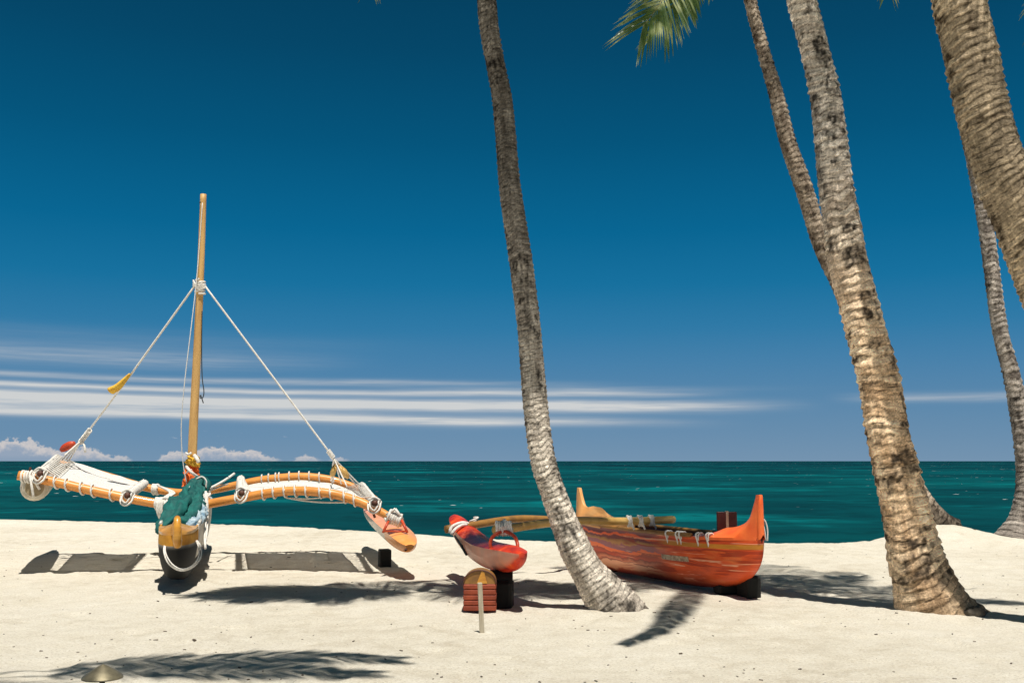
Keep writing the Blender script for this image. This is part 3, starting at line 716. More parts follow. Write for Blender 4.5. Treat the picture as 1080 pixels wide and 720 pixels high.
# nets: lashed between two wooden spars
def net(f0, f1, r0, r1, lift0, lift1, loops_f, loops_r, sagz=.03, rz=.045, ry=-.05):
    nu, nv = 36, 16; fa = fi[idx_at(fi, f0):idx_at(fi, f1)+1]; ra = re[idx_at(re, r0):idx_at(re, r1)+1]
    fa = cr(fa, nu)+[0, .05, .045]; ra = cr(ra, nu)+[0, ry, rz]
    V = []
    for i in range(nu):
        u = i/(nu-1); row = []
        lf = lift0*(1-u)**3+lift1*u**3
        for j in range(nv):
            v = j/(nv-1); p = fa[i]*(1-v)+ra[i]*v
            p = p+[0, 0, lf*(.25+.75*v)-sagz*4*v*(1-v)*4*u*(1-u)+.012*float(vn(u*7, v*5, 0, int(f0)))]
            row.append(p)
        V.append(row)
    V = np.array(V); mb = MB(); mb.add(V.reshape(-1, 3), grid_faces(nu, nv, False)); nto = mb.build('side_net', M['net'], sc)
    mb = MB()
    edge = np.concatenate([V[:, 0], V[-1, :], V[::-1, -1], V[0, ::-1]]); mb.tube(edge, .016, 5)
    mb.build('net_edge_rope', M['rope'], nto)
    mb = MB()
    for path, L_, row in ((fi, loops_f, 0), (re, loops_r, nv-1)):
        for px in L_:
            c = along(path, px); k_ = idx_at(path, px); t = path[min(k_+1, len(path)-1)]-path[k_-1]; t /= np.linalg.norm(t)
            q = []
            for a in np.linspace(0, 2*math.pi, 15):
                q.append(c+np.array([0, math.cos(a), math.sin(a)])*.082+t*.06*(a/6.28-.5))
            mb.tube(q, .0125, 5); 
            mb.tube([q[7], q[7]+[0.02, .08 if row == 0 else -.08, .06]], .010, 5)
    mb.split('net_loop', M['rope'], nto)
    return V
def spar(pf, pr, r=.040, ext=.10):
    "pf front end, pr rear end"
    pf = np.array(pf); pr = np.array(pr); d = (pr-pf)/np.linalg.norm(pr-pf)
    mb = MB(); mb.tube([pf-d*ext, pf, pr, pr+d*ext], r, 10); o = mb.build('spar', M['darkwood'], sc)
    mb = MB()
    coil(mb, [pf-d*.04, pr+d*.1], r, .015, 44, 4);
    mb.tube(cr([pf+[-.085, .0, .0], pf+[-.07, -.07, -.09], pf+[0, -.09, -.13], pf+[.07, -.07, -.09], pf+[.085, 0, .02]], 14), .015, 5)
    mb.tube(cr([pf+[-.06, -.02, .03], pf+[-.045, -.10, -.05], pf+[0.01, -.10, -.10], pf+[.05, -.08, -.04], pf+[.06, -.02, .04]], 12), .013, 5)
    mb.tube(cr([pf+[-.08, -.02, .03], pf+[0, -.04, .075], pf+[.08, -.02, .03]], 10), .016, 5)
    mb.split('spar_lashing', M['rope'], o); return d
def lacing(Vedge, pf, pr, n=22, rad=.010, wrap=.075):
    "cord laced between the net edge and its spar"
    mb = MB(); pf = np.array(pf); pr = np.array(pr); q = []
    for i in range(n):
        v = (i+.5)/n; e = cr(Vedge, n)[i]; sp_ = pf+(pr-pf)*v
        out = sp_-e; out[2] = 0; out /= np.linalg.norm(out)+1e-9
        q += [e+[0, 0, .01], sp_-out*.01+[0, 0, wrap], sp_+out*wrap, sp_+[0, 0, -wrap]]
    mb.tube(np.array(q), rad, 4); return mb
# left
NL = net(60, 131, 78, 147, .03, .01, [58, 72, 86, 100, 119], [], .02)
aF, aR = P(43, 499, 13.45), P(60, 483.5, 16.2)
spar(aF, aR); lacing(NL[0], aF, aR, 13).split('net_lacing', M['rope'], sc)
bF, bR = P(135, 522, 13.6), P(152, 510, 16.2)
spar(bF, bR); lacing(NL[-1], bF, bR, 13).split('net_lacing', M['rope'], sc)
# right
NR = net(263, 380, 264, 366, .03, .02, [278, 290, 301, 312, 324, 336, 350, 364, 374], [277, 283, 290, 296, 307, 316, 328, 338, 350], .03, rz=-.09, ry=-.10)
cF, cR = P(255, 519.5, 13.7), P(254, 505.5, 16.2)
spar(cF, cR); lacing(NR[0], cF, cR, 13).split('net_lacing', M['rope'], sc)
dF, dR = P(395, 530, 13.5), P(382, 513, 16.2)
spar(dF, dR); lacing(NR[-1], dF, dR, 15).split('net_lacing', M['rope'], sc)
mb = MB(); mb.tube(sag(along(fi, 300)+[0, 0.1, -.09], along(fi, 366)+[0, .1, -.06], .03), .012, 5); mb.tube(sag(along(fi, 305)+[0, 0.1, -.10], along(fi, 350)+[0, .5, -.03], .03), .01, 5)
mb.tube(sag(P(218,516,14.6), cR+[0, -.4, .1], .02), .02, 5); mb.tube(sag(P(216,519,14.6), P(240,510,15.5), .0), .018, 5)
mb.split('net_tension_line', M['rope'], sc)
# floats
def float_body(name, path, rad, mats, n=20, split=None, tipn=0, rounding=4):
    C = cr([np.r_[P(*q), r] for q, r in zip(path, rad)], 60); T, U, W = frames(C[:, :3]); a = np.arange(n)*2*math.pi/n
    V = C[:, None, :3]+C[:, 3][:, None, None]*(np.cos(a)[None, :, None]*U[:, None]+np.sin(a)[None, :, None]*W[:, None]*1.0)
    Fs = grid_faces(60, n, True); mi = []
    cz = C[:, 2]
    for f in Fs:
        i = f[0]//n; z = np.mean([V.reshape(-1, 3)[q][2] for q in f])-C[min(i, 59), 2]
        mi.append(2 if i < tipn else (1 if (split is not None and z < split*C[i, 3]) else 0))
    mb = MB(); Fs2 = [list(range(n))[::-1], list(range(59*n, 60*n))]
    mb.add(V.reshape(-1, 3), Fs+Fs2, mi+[2 if tipn else 0, 0]); return mb.build(name, mats, sc), C
def spoon(name, pts, mats, depth=1.35, crown_=.035, tipn=0, n=70, parent=None):
    "float with a flat deck: (px, py, D, half width) along the middle of the deck from the nose"
    C = cr([np.r_[P(*q[:3]), q[3]] for q in pts], n); C[:, 3] = np.maximum(C[:, 3], .008)
    T = np.gradient(C[:, :3], axis=0); T /= np.linalg.norm(T, axis=1)[:, None]
    V = []; kk = []
    for i in range(n):
        sd_ = np.cross(T[i], [0, 0, 1.]); sd_ /= np.linalg.norm(sd_); up_ = np.cross(sd_, T[i]); w_ = C[i, 3]
        sec = [(a, crown_*min(1, w_/.15)*(1-a*a)) for a in np.linspace(-1, 1, 11)]
        sec += [(math.cos(t)*(1+.05*math.sin(t)), -math.sin(t)**.9*depth*w_-.0) for t in np.linspace(0, math.pi, 17)[1:-1]]
        sec = sec[:11]+sec[11:]
        for a, h_ in sec: V.append(C[i, :3]+sd_*a*w_+up_*h_)
    k = len(V)//n; Fs = []; mi = []
    for i in range(n-1):
        for j in range(k):
            j2 = (j+1) % k; Fs.append([i*k+j, i*k+j2, (i+1)*k+j2, (i+1)*k+j]); mi.append(2 if i < tipn else (0 if j < 10 else 1))
    Fs += [list(range(k))[::-1], list(range((n-1)*k, n*k))]; mi += [2 if tipn else 0, 0]
    mb = MB(); mb.add(np.array(V), Fs, mi); return mb.build(name, mats, parent or sc, angle=48), C
lf_, CL_ = float_body('left_float', [(36.5,514,13.50),(36.7,513.8,13.56),(37.5,513,13.8),(41,509.5,14.4),(47,504,15.4),(53,500,16.3),(57,497,17.0)], [.150,.175,.188,.188,.175,.13,.03], [M['cream'], M['cream'], M['cream']])
c0 = CL_[0, :3]; mb = MB(); th = np.linspace(0, 2*math.pi, 25)[:-1]
dn = CL_[0, :3]-CL_[3, :3]; dn /= np.linalg.norm(dn)
T, U, W = frames(np.array([c0, c0+dn*.01, c0+dn*.02]))
mb.add(np.array([c0+dn*.010+.118*(math.cos(a)*U[0]+math.sin(a)*W[0]) for a in th]+[c0+dn*.014+.10*(math.cos(a)*U[0]+math.sin(a)*W[0]) for a in th]+[c0+dn*.016]),
       grid_faces(2, 24, True)+[[24+i, 24+(i+1) % 24, 48] for i in range(24)]); mb.build('float_end', M['khaki'], lf_)
rf_, CR_ = spoon('right_float', [(432.5,575,12.62,.05),(431,572.5,12.7,.10),(427,567,13.0,.150),(420,559.5,13.6,.18),(409,550,14.5,.185),(399,542,15.8,.175),(391,537,16.8,.12),(388,535,17.5,.03)], [M['salmon'], M['white'], M['orange']], depth=1.15, crown_=.04, tipn=15)
mb = MB(); c0 = CR_[0, :3]; mb.tube([c0+[-.05, .02, -.045], c0+[-.05, -.035, -.05]], .018, 8); mb.build('drain_plug', M['darkwood'], rf_)
# float lashings and pegs
mb = MB(); e0 = along(fi, 31); coil(mb, [e0+[-.09, 0, 0], e0+[.10, 0, 0]], .065, .017, 5)
mb.tube(cr([e0+[-.06, -.06, .03], e0+[-.08, -.02, -.1], e0+[-.12, .06, -.16]], 8), .018, 6); mb.tube(cr([e0+[.08, -.06, .03], e0+[.13, -.04, -.1], e0+[.15, .0, -.16]], 8), .018, 6)
mb.tube(cr([e0+[.05, -.08, .02], e0+[.1, -.12, -.12], e0+[.12, -.10, -.26]], 10), .018, 6); mb.split('float_lashing', M['rope'], lf_)
mb = MB(); mb.tube([e0+[0, 0, .03], e0+[0.02, -.02, .13]], [.022, .014], 6); mb.build('peg', M['darkwood'], lf_)
g0 = P(419, 547.5, 13.25); mb = MB(); coil(mb, [g0+[-.12, 0, .05], g0+[.05, 0, -.02]], .06, .02, 6)
for a_, b_ in (((-.14,-.03,.06),(-.02,-.08,.14)), ((-.02,-.08,.14),(.08,-.05,.0)), ((-.1,-.05,.1),(.04,-.05,-.08)), ((.02,-.05,.08),(.10,-.02,-.08)), ((-.16,-.02,.02),(-.1,-.05,-.06))):
    mb.tube([g0+a_, g0+b_], .02, 5)
mb.split('float_lashing', M['rope'], rf_)
for (dx0, dx1, dd) in ((-.10, -.20, 0), (.06, .14, 0), (-.10, .1, .0)):
    if dd == 0 and dx0*dx1 > 0:
        mb = MB(); base = P(419+dx1*75, 561, 13.08); mb.tube([g0+[dx0, -.05, .0], base], .018, 6); mb.build('peg', M['redpeg'], rf_)
mb = MB(); mb.tube([P(404,560,13.06), P(430,560,13.06)], .012, 5); mb.tube([P(390,541,15.8), P(404,541,15.8)], .015, 5); mb.split('peg_tie', M['redpeg'], rf_)
h0 = P(392, 536, 13.7); mb = MB(); mb.tube([h0+[.0,0,0], h0+[.03, .1, -.12]], .02, 6); mb.build('peg', M['darkwood'], rf_)
# lashings of the beams on the hull
mb = MB()
for px, D_, pth in ((169, 0, fi), (176, 0, fi), (211, 0, fi), (217, 0, fi), (166, 0, re), (216, 0, re)):
    c = along(pth, px); coil(mb, [c+[-.05, 0, 0], c+[.05, 0, 0]], .06, .02, 4)
for px, dz, D_ in ((206, 0, 13.6), (213, 0, 13.6), (172, 0, 13.6)):
    c = along(fi, px)
    for k_ in range(3):
        mb.tube(cr([c+[.02*k_-.03, -.08, .06], c+[.03*k_-.05, -.10, -.08], c+[.01*k_, -.06, -.22]], 8), .019, 5)
        mb.tube(cr([c+[.03*k_, -.05, .08], c+[.03*k_-.02, .3, .15], along(re, 214 if px > 190 else 168)+[0, -.1, .08]], 10), .015, 5)
mb.split('beam_lashing', M['rope'], sc)
mb = MB(); mb.tube(cr([P(217,518,13.4), P(217.5,540,13.2), P(216,560,12.9), P(216.5,578,12.7)], 14), .017, 6); mb.tube(cr([P(218.5,520,13.4), P(219,545,13.2), P(217.5,570,12.8)], 14), .012, 6); mb.split('side_rope', M['rope'], sc)
# rope loop round the bow
mb = MB(); mb.tube(cr([P(174,572,11.5), P(173,582,11.3), P(178,594,11.26), P(190,601.5,11.25), P(203,598,11.25), P(211.5,588,11.28), P(212,577,11.4), P(208,570,11.5)], 30), .0095, 6)
mb.tube(cr([P(175,571,11.5), P(174.5,582,11.3), P(181,594,11.24), P(192,600,11.23), P(203,596,11.24), P(209.5,587,11.28), P(209.5,577,11.4), P(207,570,11.5)], 30), .008, 6); mb.split('bow_rope', M['rope'], sc)
# mast
mt = [P(200.5,536,14.8), P(202,500,14.8), P(204.5,440,14.8), P(207.5,380,14.8), P(211,300,14.8), P(213,250,14.8), P(214.5,205,14.8)]
mb = MB(); mp_ = cr(mt, 50); mb.tube(mp_, np.linspace(.072, .046, 50), 12); ms = mb.build('mast', M['mast'], sc)
mb = MB(); tp = mp_[-1]; mb.tube([tp+[-.03, -.05, -.14], tp+[-.03, -.055, -.14]], .013, 8); mb.build('mast_hole', M['cord'], ms)
hd = P(211.2, 302, 14.8)
mb = MB(); coil(mb, [hd+[0, 0, -.12], hd+[0, 0, .10]], .055, .017, 5)
for a in range(5): mb.tube(cr([hd+[-.10, -.03, .02+.03*a-.05], hd+[0, -.08, .06-.03*a], hd+[.09, -.03, -.02]], 8), .012, 5)
mb.split('mast_lashing', M['rope'], ms)
# cloth bound round the mast foot
def cloth_tube(name, path, rad, mat, parent, n=44, fold=.22, seed=0, m_=90):
    C = cr([np.r_[p, r] for p, r in zip(path, rad)], m_); T, U, W = frames(C[:, :3]); a = np.arange(n)*2*math.pi/n
    A, S = np.meshgrid(a, np.linspace(0, 1, m_)); tw = A+S*2.2
    f = 1+fold*.8*np.sin(tw*5+3*vn(S*5, 0, 0, seed))-fold*.6*np.abs(np.sin(S*17+2.2*np.sin(A+seed)+2*vn(np.cos(A)*1.5, np.sin(A)*1.5, S*4, seed+9)))+fold*.4*np.sin(tw*11+S*9)+fold*1.2*fbm(np.cos(A)*1.7, np.sin(A)*1.7, S*9, seed, 3)
    V = C[:, None, :3]+(C[:, 3][:, None]*f)[..., None]*(np.cos(A)[..., None]*U[:, None]+np.sin(A)[..., None]*W[:, None])
    mb = MB(); mb.add(V.reshape(-1, 3), grid_faces(m_, n, True)+[list(range(n))[::-1], list(range((m_-1)*n, m_*n))]); return mb.build(name, mat, parent)
cloth_tube('mast_wrap', [P(203,489,14.78), P(202.5,497,14.75), P(201.5,506,14.7), P(200,514,14.7)], [.085,.10,.11,.09], M['orangecloth'], ms, seed=3)
cloth_tube('mast_wrap', [P(203.5,481,14.78), P(203.3,488,14.75), P(203,493,14.73)], [.07,.095,.085], M['yellowcloth'], ms, seed=5, m_=24)
mb = MB(); mb.tube(cr([P(196.5,492,14.6), P(202,498,14.5), P(209,503,14.6)], 8), .022, 6); mb.tube(cr([P(205,480,14.65), P(208,484,14.6), P(209.5,488,14.6)], 8), .028, 6); mb.tube(cr([P(196,501,14.7), P(198,497,14.55), P(202,495.5,14.5)], 8), .014, 6)
mb.tube(cr([P(196,477.5,14.7), P(199,479,14.6), P(202,477,14.6)], 8), .016, 6); mb.split('wrap_tie', M['rope'], ms)
# stays
mb = MB(); L1 = P(138,395,14.95); kn = P(86,464,15.5)
mb.tube(sag(hd+[-.08, -.02, -.0], L1, .0), .015, 6); mb.tube(sag(L1, kn, .0), .015, 6)
coil(mb, [P(95,453,15.35), P(84,467,15.5)], .022, .012, 10)
for q in ((70,484,16.0), (66,484,15.7), (73,485,16.2), (68,480,15.0)): mb.tube(sag(kn, P(*q), 0), .012, 5)
mb.tube(cr([kn, P(89,470,15.4), P(90,477,15.4)], 8), .018, 5)
mb.build('left_stay', M['rope'], ms)
mb = MB(); kr = P(352, 483, 14.9); mb.tube(sag(hd+[.08, -.02, 0], kr, .0), .015, 6); coil(mb, [P(346,475,14.9), kr], .022, .010, 8)
for q in ((381,512.5,15.2), (376,512,15.8), (349,507,16.1), (352,508,15.5), (360,510,15.9), (366,513,14.6)): mb.tube(sag(kr, P(*q), 0), .011, 5)
mb.build('right_stay', M['rope'], ms)
mb = MB(); mb.tube(cr([P(213.5,214,14.75), P(210,262,14.7), P(206.8,300,14.6), P(201,350,14.5), P(195,400,14.4), P(191.5,440,14.4), P(191.5,470,14.4), P(194,495,14.4), P(197.5,512,14.4)], 40), .0075, 5); mb.build('halyard', M['line'], ms)
mb = MB(); mb.tube(cr([P(213,328,14.7), P(212.6,370,14.68), P(213.2,398,14.66), P(215,412,14.65), P(214,419,14.65), P(211,420,14.66), P(211.5,416,14.64), P(214.5,425,14.64)], 40), .008, 5); mb.build('dark_cord', M['cord'], ms)
# yellow tell-tale on the left stay
mb = MB(); yd = cr([P(137,394,14.9), P(131,401,14.9), P(124,408,14.9), P(117,412,14.9)], 14); rr = np.interp(np.linspace(0, 1, 14), [0, .2, .6, 1], [.03, .06, .10, .125])
mb.tube(yd, rr, 10, flat=.45); mb.build('pennant', M['yellowcloth'], ms)
mb = MB(); mb.tube(cr([P(64,475,15.4), P(71,470.5,15.4), P(79,467,15.4)], 10), [.03,.045,.055,.06,.06,.06,.06,.055,.045,.03], 10); mb.build('toggle', M['redpeg'], ms)
for a_, b_ in (((354,489),(350,502)), ((357,490),(364,503)), ((360,492),(367,504))):
    mb = MB(); mb.tube(cr([P(*a_, 15.0), P((a_[0]+b_[0])/2, (a_[1]+b_[1])/2, 14.95), P(*b_, 15.0)], 8), [.016,.03,.04,.045,.045,.045,.04,.02], 8); mb.build('toggle', M['spar_pale'] , ms)
# teal sail cloth and blue cloth in the hull
cloth_tube('sail_cloth', [P(213,504,14.3), P(210.5,512,14.2), P(204,521,14.0), P(196,530,13.5), P(188,540,13.0), P(181,549,12.7), P(172,556,12.5), P(166,561,12.4)], [.07,.15,.14,.17,.20,.17,.10,.03], M['teal'], sc, n=36, seed=7, m_=90)
cloth_tube('sail_cloth', [P(205,516,13.9), P(206,530,13.4), P(203,545,12.9), P(196,553,12.6)], [.10,.13,.12,.10], M['teal'], sc, n=32, seed=12)
cloth_tube('blue_cloth', [P(211,528,13.5), P(211.5,540,13.1), P(206,550,12.7), P(199,556,12.5)], [.05,.085,.085,.05], M['bluecloth'], sc, n=28, seed=9)
mb = MB(); mb.tube(cr([P(178,541,13.0), P(183,531,13.2), P(193,522,13.5), P(203,519,13.75), P(212,521,13.8), P(214,532,13.6)], 24), .017, 6)
mb.tube(cr([P(198,516,13.9), P(203,511.5,13.9), P(209,515,13.9), P(211,521,13.9)], 12), .013, 6); mb.tube(cr([P(207,505,14.1), P(213,502.5,14.1), P(217.5,507,14.1), P(217,514,14.1)], 12), .012, 6)
mb.tube(cr([P(176,545,12.85), P(174,539,13.0), P(177,533,13.1)], 8), .025, 6); mb.tube(cr([P(213,532,13.4), P(214,545,13.0), P(210,554,12.6), P(203,558,12.3)], 14), .022, 6); mb.split('cloth_rope', M['rope'], sc)
# prop under the right float
pb = P(414, 590, 15.0); mb = MB(); zb = .0
mb.box((-1.82, 14.5, .10), (.16, .20, .30), 0, .3, .012); o = mb.build('float_prop', M['rubber'], smooth=False)
tag(o, 'short black timber prop standing under the orange tipped right float', 'prop')
# ------------------------------------------------------------------ red outrigger canoe
fa_, nb_ = G(610, 14.7), G(801, 11.0)
rc = thing('outrigger_canoe', (fa_+nb_)/2, 'glossy red and orange outrigger canoe with tall upturned ends behind the slim palm', 'canoe')
hw2 = lambda s: .305*(1-abs(s)**3.2)**.62+.012
keel2 = lambda s: .03+.59*(1-math.sqrt(max(0, 1-abs(s)**6)))**.85
sheer2 = lambda s: .625+.05*abs(s)**2.5
s2, r2, i2 = hull_mesh(fa_, nb_, hw2, keel2, sheer2, n=90, k=14, pw=.60)
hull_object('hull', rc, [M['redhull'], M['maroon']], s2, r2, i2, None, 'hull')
end_cover('near_end_cover', rc, M['redorange'], s2, r2, .50, 1, .46, .10, .045, 6.5)
end_cover('far_end_cover', rc, M['peach'], s2, r2, .45, -1, .44, .21, .045, 11)
near_side = 0 if r2[45, 0][1] < r2[45, -1][1] else r2.shape[1]-1
for side in (0, r2.shape[1]-1):
    mb = MB(); i0, i1 = (3, 62) ; p_ = r2[i0:i1, side]+[0, 0, .012]; mb.tube(p_, .026, 8); mb.build('gunwale', M['cradlewood'], rc)
# crossbeams
k1 = cr([P(522,558.5,10.7), P(540,556.5,10.9), P(560,553.5,11.2), P(580,551,11.5), P(612,549,11.9), P(650,549.5,12.3), P(680,549,12.6), P(710,547.5,12.9)], 50)
mb = MB(); mb.tube(k1, .048, 12); mb.build('crossbeam', M['spar_pale'], rc)
k2 = cr([P(470,558,12.6), P(485,555.5,12.7), P(505,552.5,12.9), P(530,548.5,13.2), P(550,546.8,13.4), P(575,547.5,13.6), P(600,549,13.9), P(630,549.5,14.3), P(645,549,14.5)], 50)
mb = MB(); mb.tube(k2, .048, 12); mb.build('crossbeam', M['cradlewood'], rc)
mb = MB()
for px in (662, 672, 683): 
    i = int(np.argmin([abs(px-(540+q[0]/q[1]*F)) for q in k1])); c = k1[i]; coil(mb, [c+[-.03, 0, 0], c+[.03, 0, 0]], .05, .014, 3)
    mb.tube([c+[0, -.05, .05], c+[.05, -.06, -.1]], .012, 5)
for px in (640, 648): mb.tube(cr([P(px-6, 549, 13.2), P(px, 547.5, 13.1), P(px+6, 550, 13.1)], 6), .014, 5)
mb.split('beam_lashing', M['rope'], rc)
# ties along the near gunwale
mb = MB()
for px, s0 in ((703, .30), (712, .36), (716, .385), (733, .50), (744, .57)):
    i = int(np.argmin([abs(px-(540+q[0]/q[1]*F)) for q in r2[:, near_side]])); c = r2[i, near_side]; q_ = r2[i, near_side-(-1 if near_side == 0 else 1)*3 if near_side else 3]
    o_ = r2[i, -1-near_side if near_side == 0 else 0]; out = (c-o_); out[2] = 0; out /= np.linalg.norm(out)
    mb.tube(cr([c-out*.04+[0, 0, -.02], c-out*.035+[0, 0, .03], c+[0, 0, .046], c+out*.034+[0, 0, .022], c+out*.022+[.006, 0, -.04], c+out*.010+[.012, 0, -.09-.03*s0]], 14), .011, 5)
    mb.tube(cr([c-out*.04+[0.03, 0, -.02], c-out*.03+[.03, 0, .03], c+[.03, 0, .044], c+out*.034+[.03, 0, .02], c+out*.022+[.02, 0, -.04]], 12), .010, 5)
mb.split('gunwale_tie', M['rope'], rc)
# thwarts / seats inside
for s_i in (34, 48, 60):
    mb = MB(); a_ = r2[s_i, 0]; b_ = r2[s_i, -1]; c = (a_+b_)/2-[0, 0, .06]; ang = math.atan2((b_-a_)[1], (b_-a_)[0]); mb.box(c, (np.linalg.norm(b_-a_)*.9, .18, .02), 0, ang, .004); mb.build('seat', M['maroon'], rc, smooth=False)
# small painted name plate near the rail
ip = int(np.argmin([abs(712-(540+q[0]/q[1]*F)) for q in r2[:, near_side]]))
def skin(si, tf, off=.004):
    i = si; k2_ = r2.shape[1]; j = int((k2_//2)*(1-tf)) if near_side == 0 else int(k2_//2+(k2_//2)*tf); return r2[i, j], j
V = []; cols_ = range(ip-5, ip+4)
jA = skin(ip, .62)[1]; jB = jA+(1 if near_side else -1)
for i in cols_:
    for j in (jA, jB):
        p = r2[i, j]; c = r2[i, r2.shape[1]//2]; o_ = p-c; o_[2] = 0; o_ = o_/np.linalg.norm(o_); V.append(p+o_*.006)
mb = MB(); mb.add(np.array(V), grid_faces(len(cols_), 2, False)); mb.build('name_strip', simple('cream strip with worn marks', (.62,.50,.34), (.18,.07,.04), 26, .5, 0, 20), rc)
# ties on the bow
mb = MB(); mb.tube(cr([P(802,545,11.0), P(807,549,11.0), P(809.5,558,11.0), P(809.5,570,11.0)], 12), .008, 5); mb.tube(cr([P(803,548,11.0), P(806,556,11.0), P(808,570,11.0)], 12), .006, 5); mb.split('bow_line', M['line'], rc)
# float
fpath = [(479.5,546,13.3),(481.5,549,13.15),(487,557,12.85),(496,567,12.4),(508,577,11.7),(520,585,11.0),(530,589,10.5),(539,590,10.2),(547,589,9.98),(550,588,9.92)]
frad = [.04,.11,.145,.15,.155,.155,.15,.145,.09,.015]
fl, C = spoon('float', [(550.5,584,9.95,.03),(547.5,582.5,10.05,.085),(540,580,10.3,.145),(528,577.5,10.75,.172),(514,574,11.4,.172),(502,567.5,12.1,.165),(492,559,12.65,.15),(485,551,13.0,.125),(481,545.5,13.25,.09),(479.5,543,13.35,.03)], [M['redfloat'], M['redfloat']], depth=1.45, crown_=.05, parent=rc)
# hoop that carries the beam over the float
for off in (0,):
    mb = MB(); mb.tube(cr([P(519,581,10.60), P(517,572,10.60), P(521,564.5,10.62), P(531,560,10.66), P(541,564,10.55), P(545.5,572,10.4), P(546,584,10.35)], 30), .019, 10); mb.build('peg_hoop', M['redpeg'], rc)
mb = MB()
e1 = P(532, 557, 10.72); coil(mb, [e1+[-.09, 0, 0], e1+[.08, 0, 0]], .055, .017, 6); coil(mb, [e1+[0, 0, -.05], e1+[0, 0, .02]], .06, .015, 3)
mb.tube([e1+[0, 0, .03], e1+[0, 0, .10]], [.05, .012], 7)
mb.split('float_lashing', M['rope'], rc)
mb = MB(); e2 = P(480, 555, 12.7)
mb.tube(cr([P(474.5,561,12.5), P(476,556,12.55), P(482,552.5,12.6), P(489,551,12.7), P(496,553,12.8), P(502,556.5,12.9)], 18), .022, 6); mb.tube(cr([P(476,563,12.4), P(480,558,12.45), P(486,554,12.55), P(492,553,12.7)], 14), .02, 6)
coil(mb, [P(501,550,12.9)+[-.02, 0, .05], P(502,557,12.9)+[.0, 0, -.0]], .045, .012, 3); mb.split('float_lashing', M['rope'], rc)
mb = MB(); mb.tube([P(480,565,12.3), P(486,574,12.1), P(492,584.5,11.9)], .016, 5); mb.build('trailing_cord', M['cord'], rc)
# maroon locker board
bx = P(766.5, 547.5, 11.95); mb = MB(); ang = math.atan2((nb_-fa_)[1], (nb_-fa_)[0])
mb.box(bx-[0, 0, .12], (.235, .05, .42), 0, 0, .006); t = mb.build('wooden_board', M['maroon'], smooth=False); tag(t, 'maroon upright board with a pale strap standing in the red canoe near its right end', 'board')
mb = MB(); mb.box(bx-[0.0, .028, .11], (.03, .012, .42), 0, 0, .002); mb.box(bx+[0.0, -.0, .093], (.03, .068, .008), 0, 0, .002); q = mb.build('strap', M['stake'], smooth=False); q.parent = t
# chocks
for px, D_, zt, w, lab in ((786, 11.40, .29, .42, 'black timber chock under the near right end of the red canoe'), (648, 13.9, .22, .4, 'black timber chock under the far end of the red canoe, in its shadow')):
    g = G(px, D_); mb = MB(); mb.box(g+[0, 0, zt/2-.06], (w*.42, .24, zt), 0, .42, .02); mb.box(g+[-w*.45, .2, zt*.2], (w*.7, .2, zt*.4), 0, .2, .02)
    o = mb.build('boat_chock', M['rubber'], smooth=False); tag(o, lab, 'chock', 'timber chocks under the red canoe')
# cradle of the red float
cg = G(506.5, 10.15); cr_ = thing('float_cradle', cg, 'rounded red and amber wooden cradle under the red float, behind the pale stake', 'cradle')
mb = MB(); w = .165
for k_ in range(5):
    mb.box(cg+[0, .12, .025+.052*k_+.026], (w*2-.006*(k_ % 2), .30, .050), 0, 0, .010)
mb.build('slatted_base', M['cradlered'], cr_, smooth=False)
def halfdisc(r, y0, y1, z0, n=20, rz=1.0):
    a = np.linspace(0, math.pi, n); pr = [cg+[-math.cos(t)*r, 0, z0+math.sin(t)*r*rz] for t in a]
    V = [p+[0, y0, 0] for p in pr]+[p+[0, y1, 0] for p in pr]
    return np.array(V), [list(range(n)), list(range(n, 2*n))[::-1]]+[[i+1, i, n+i, n+i+1] for i in range(n-1)]+[[0, n-1, 2*n-1, n]]
mb = MB(); mb.box(cg+[.20, .40, .13], (.26, .30, .30), 0, -.1, .03); mb.tube([cg+[.07, .40, .27], cg+[.33, .40, .27]], .11, 14); mb.build('rear_block', M['rubber'], cr_, angle=40)  # black block with a rounded top, added behind and right of the base
mb = MB(); V, Fs = halfdisc(.165, -.02, .24, .287, 24, .80); mb.add(V, Fs); mb.build('rounded_top', M['cradlewood'], cr_, angle=40)
mb = MB(); V, Fs = halfdisc(.165, -.028, -.021, .29, 24, .80); mb.add(np.vstack([V[:24]]+[V[24:]]), Fs)
a = np.linspace(0, math.pi, 24); q = [cg+[-math.cos(t)*.163, -.024, .29+math.sin(t)*.163*.8] for t in a]
mb = MB(); mb.tube(q, .009, 6); mb.build('rim', M['darkwood'], cr_)
mb = MB(); mb.add(np.array([cg+[-.03, -.026, .292], cg+[.075, -.026, .292], cg+[.045, -.026, .40], cg+[.02, -.026, .415]]), [[0, 1, 2, 3]]); mb.build('amber_panel', M['bowwood'], cr_)
# stake
g = G(508, 8.95); mb = MB(); mb.box(g+[0, 0, .185], (.040, .035, .51), 0, .15, .004, tilt=(.02, -.05)); o = mb.build('wooden_stake', M['stake'], smooth=False); tag(o, 'pale square wooden stake standing in the sand in front of the cradle', 'stake')
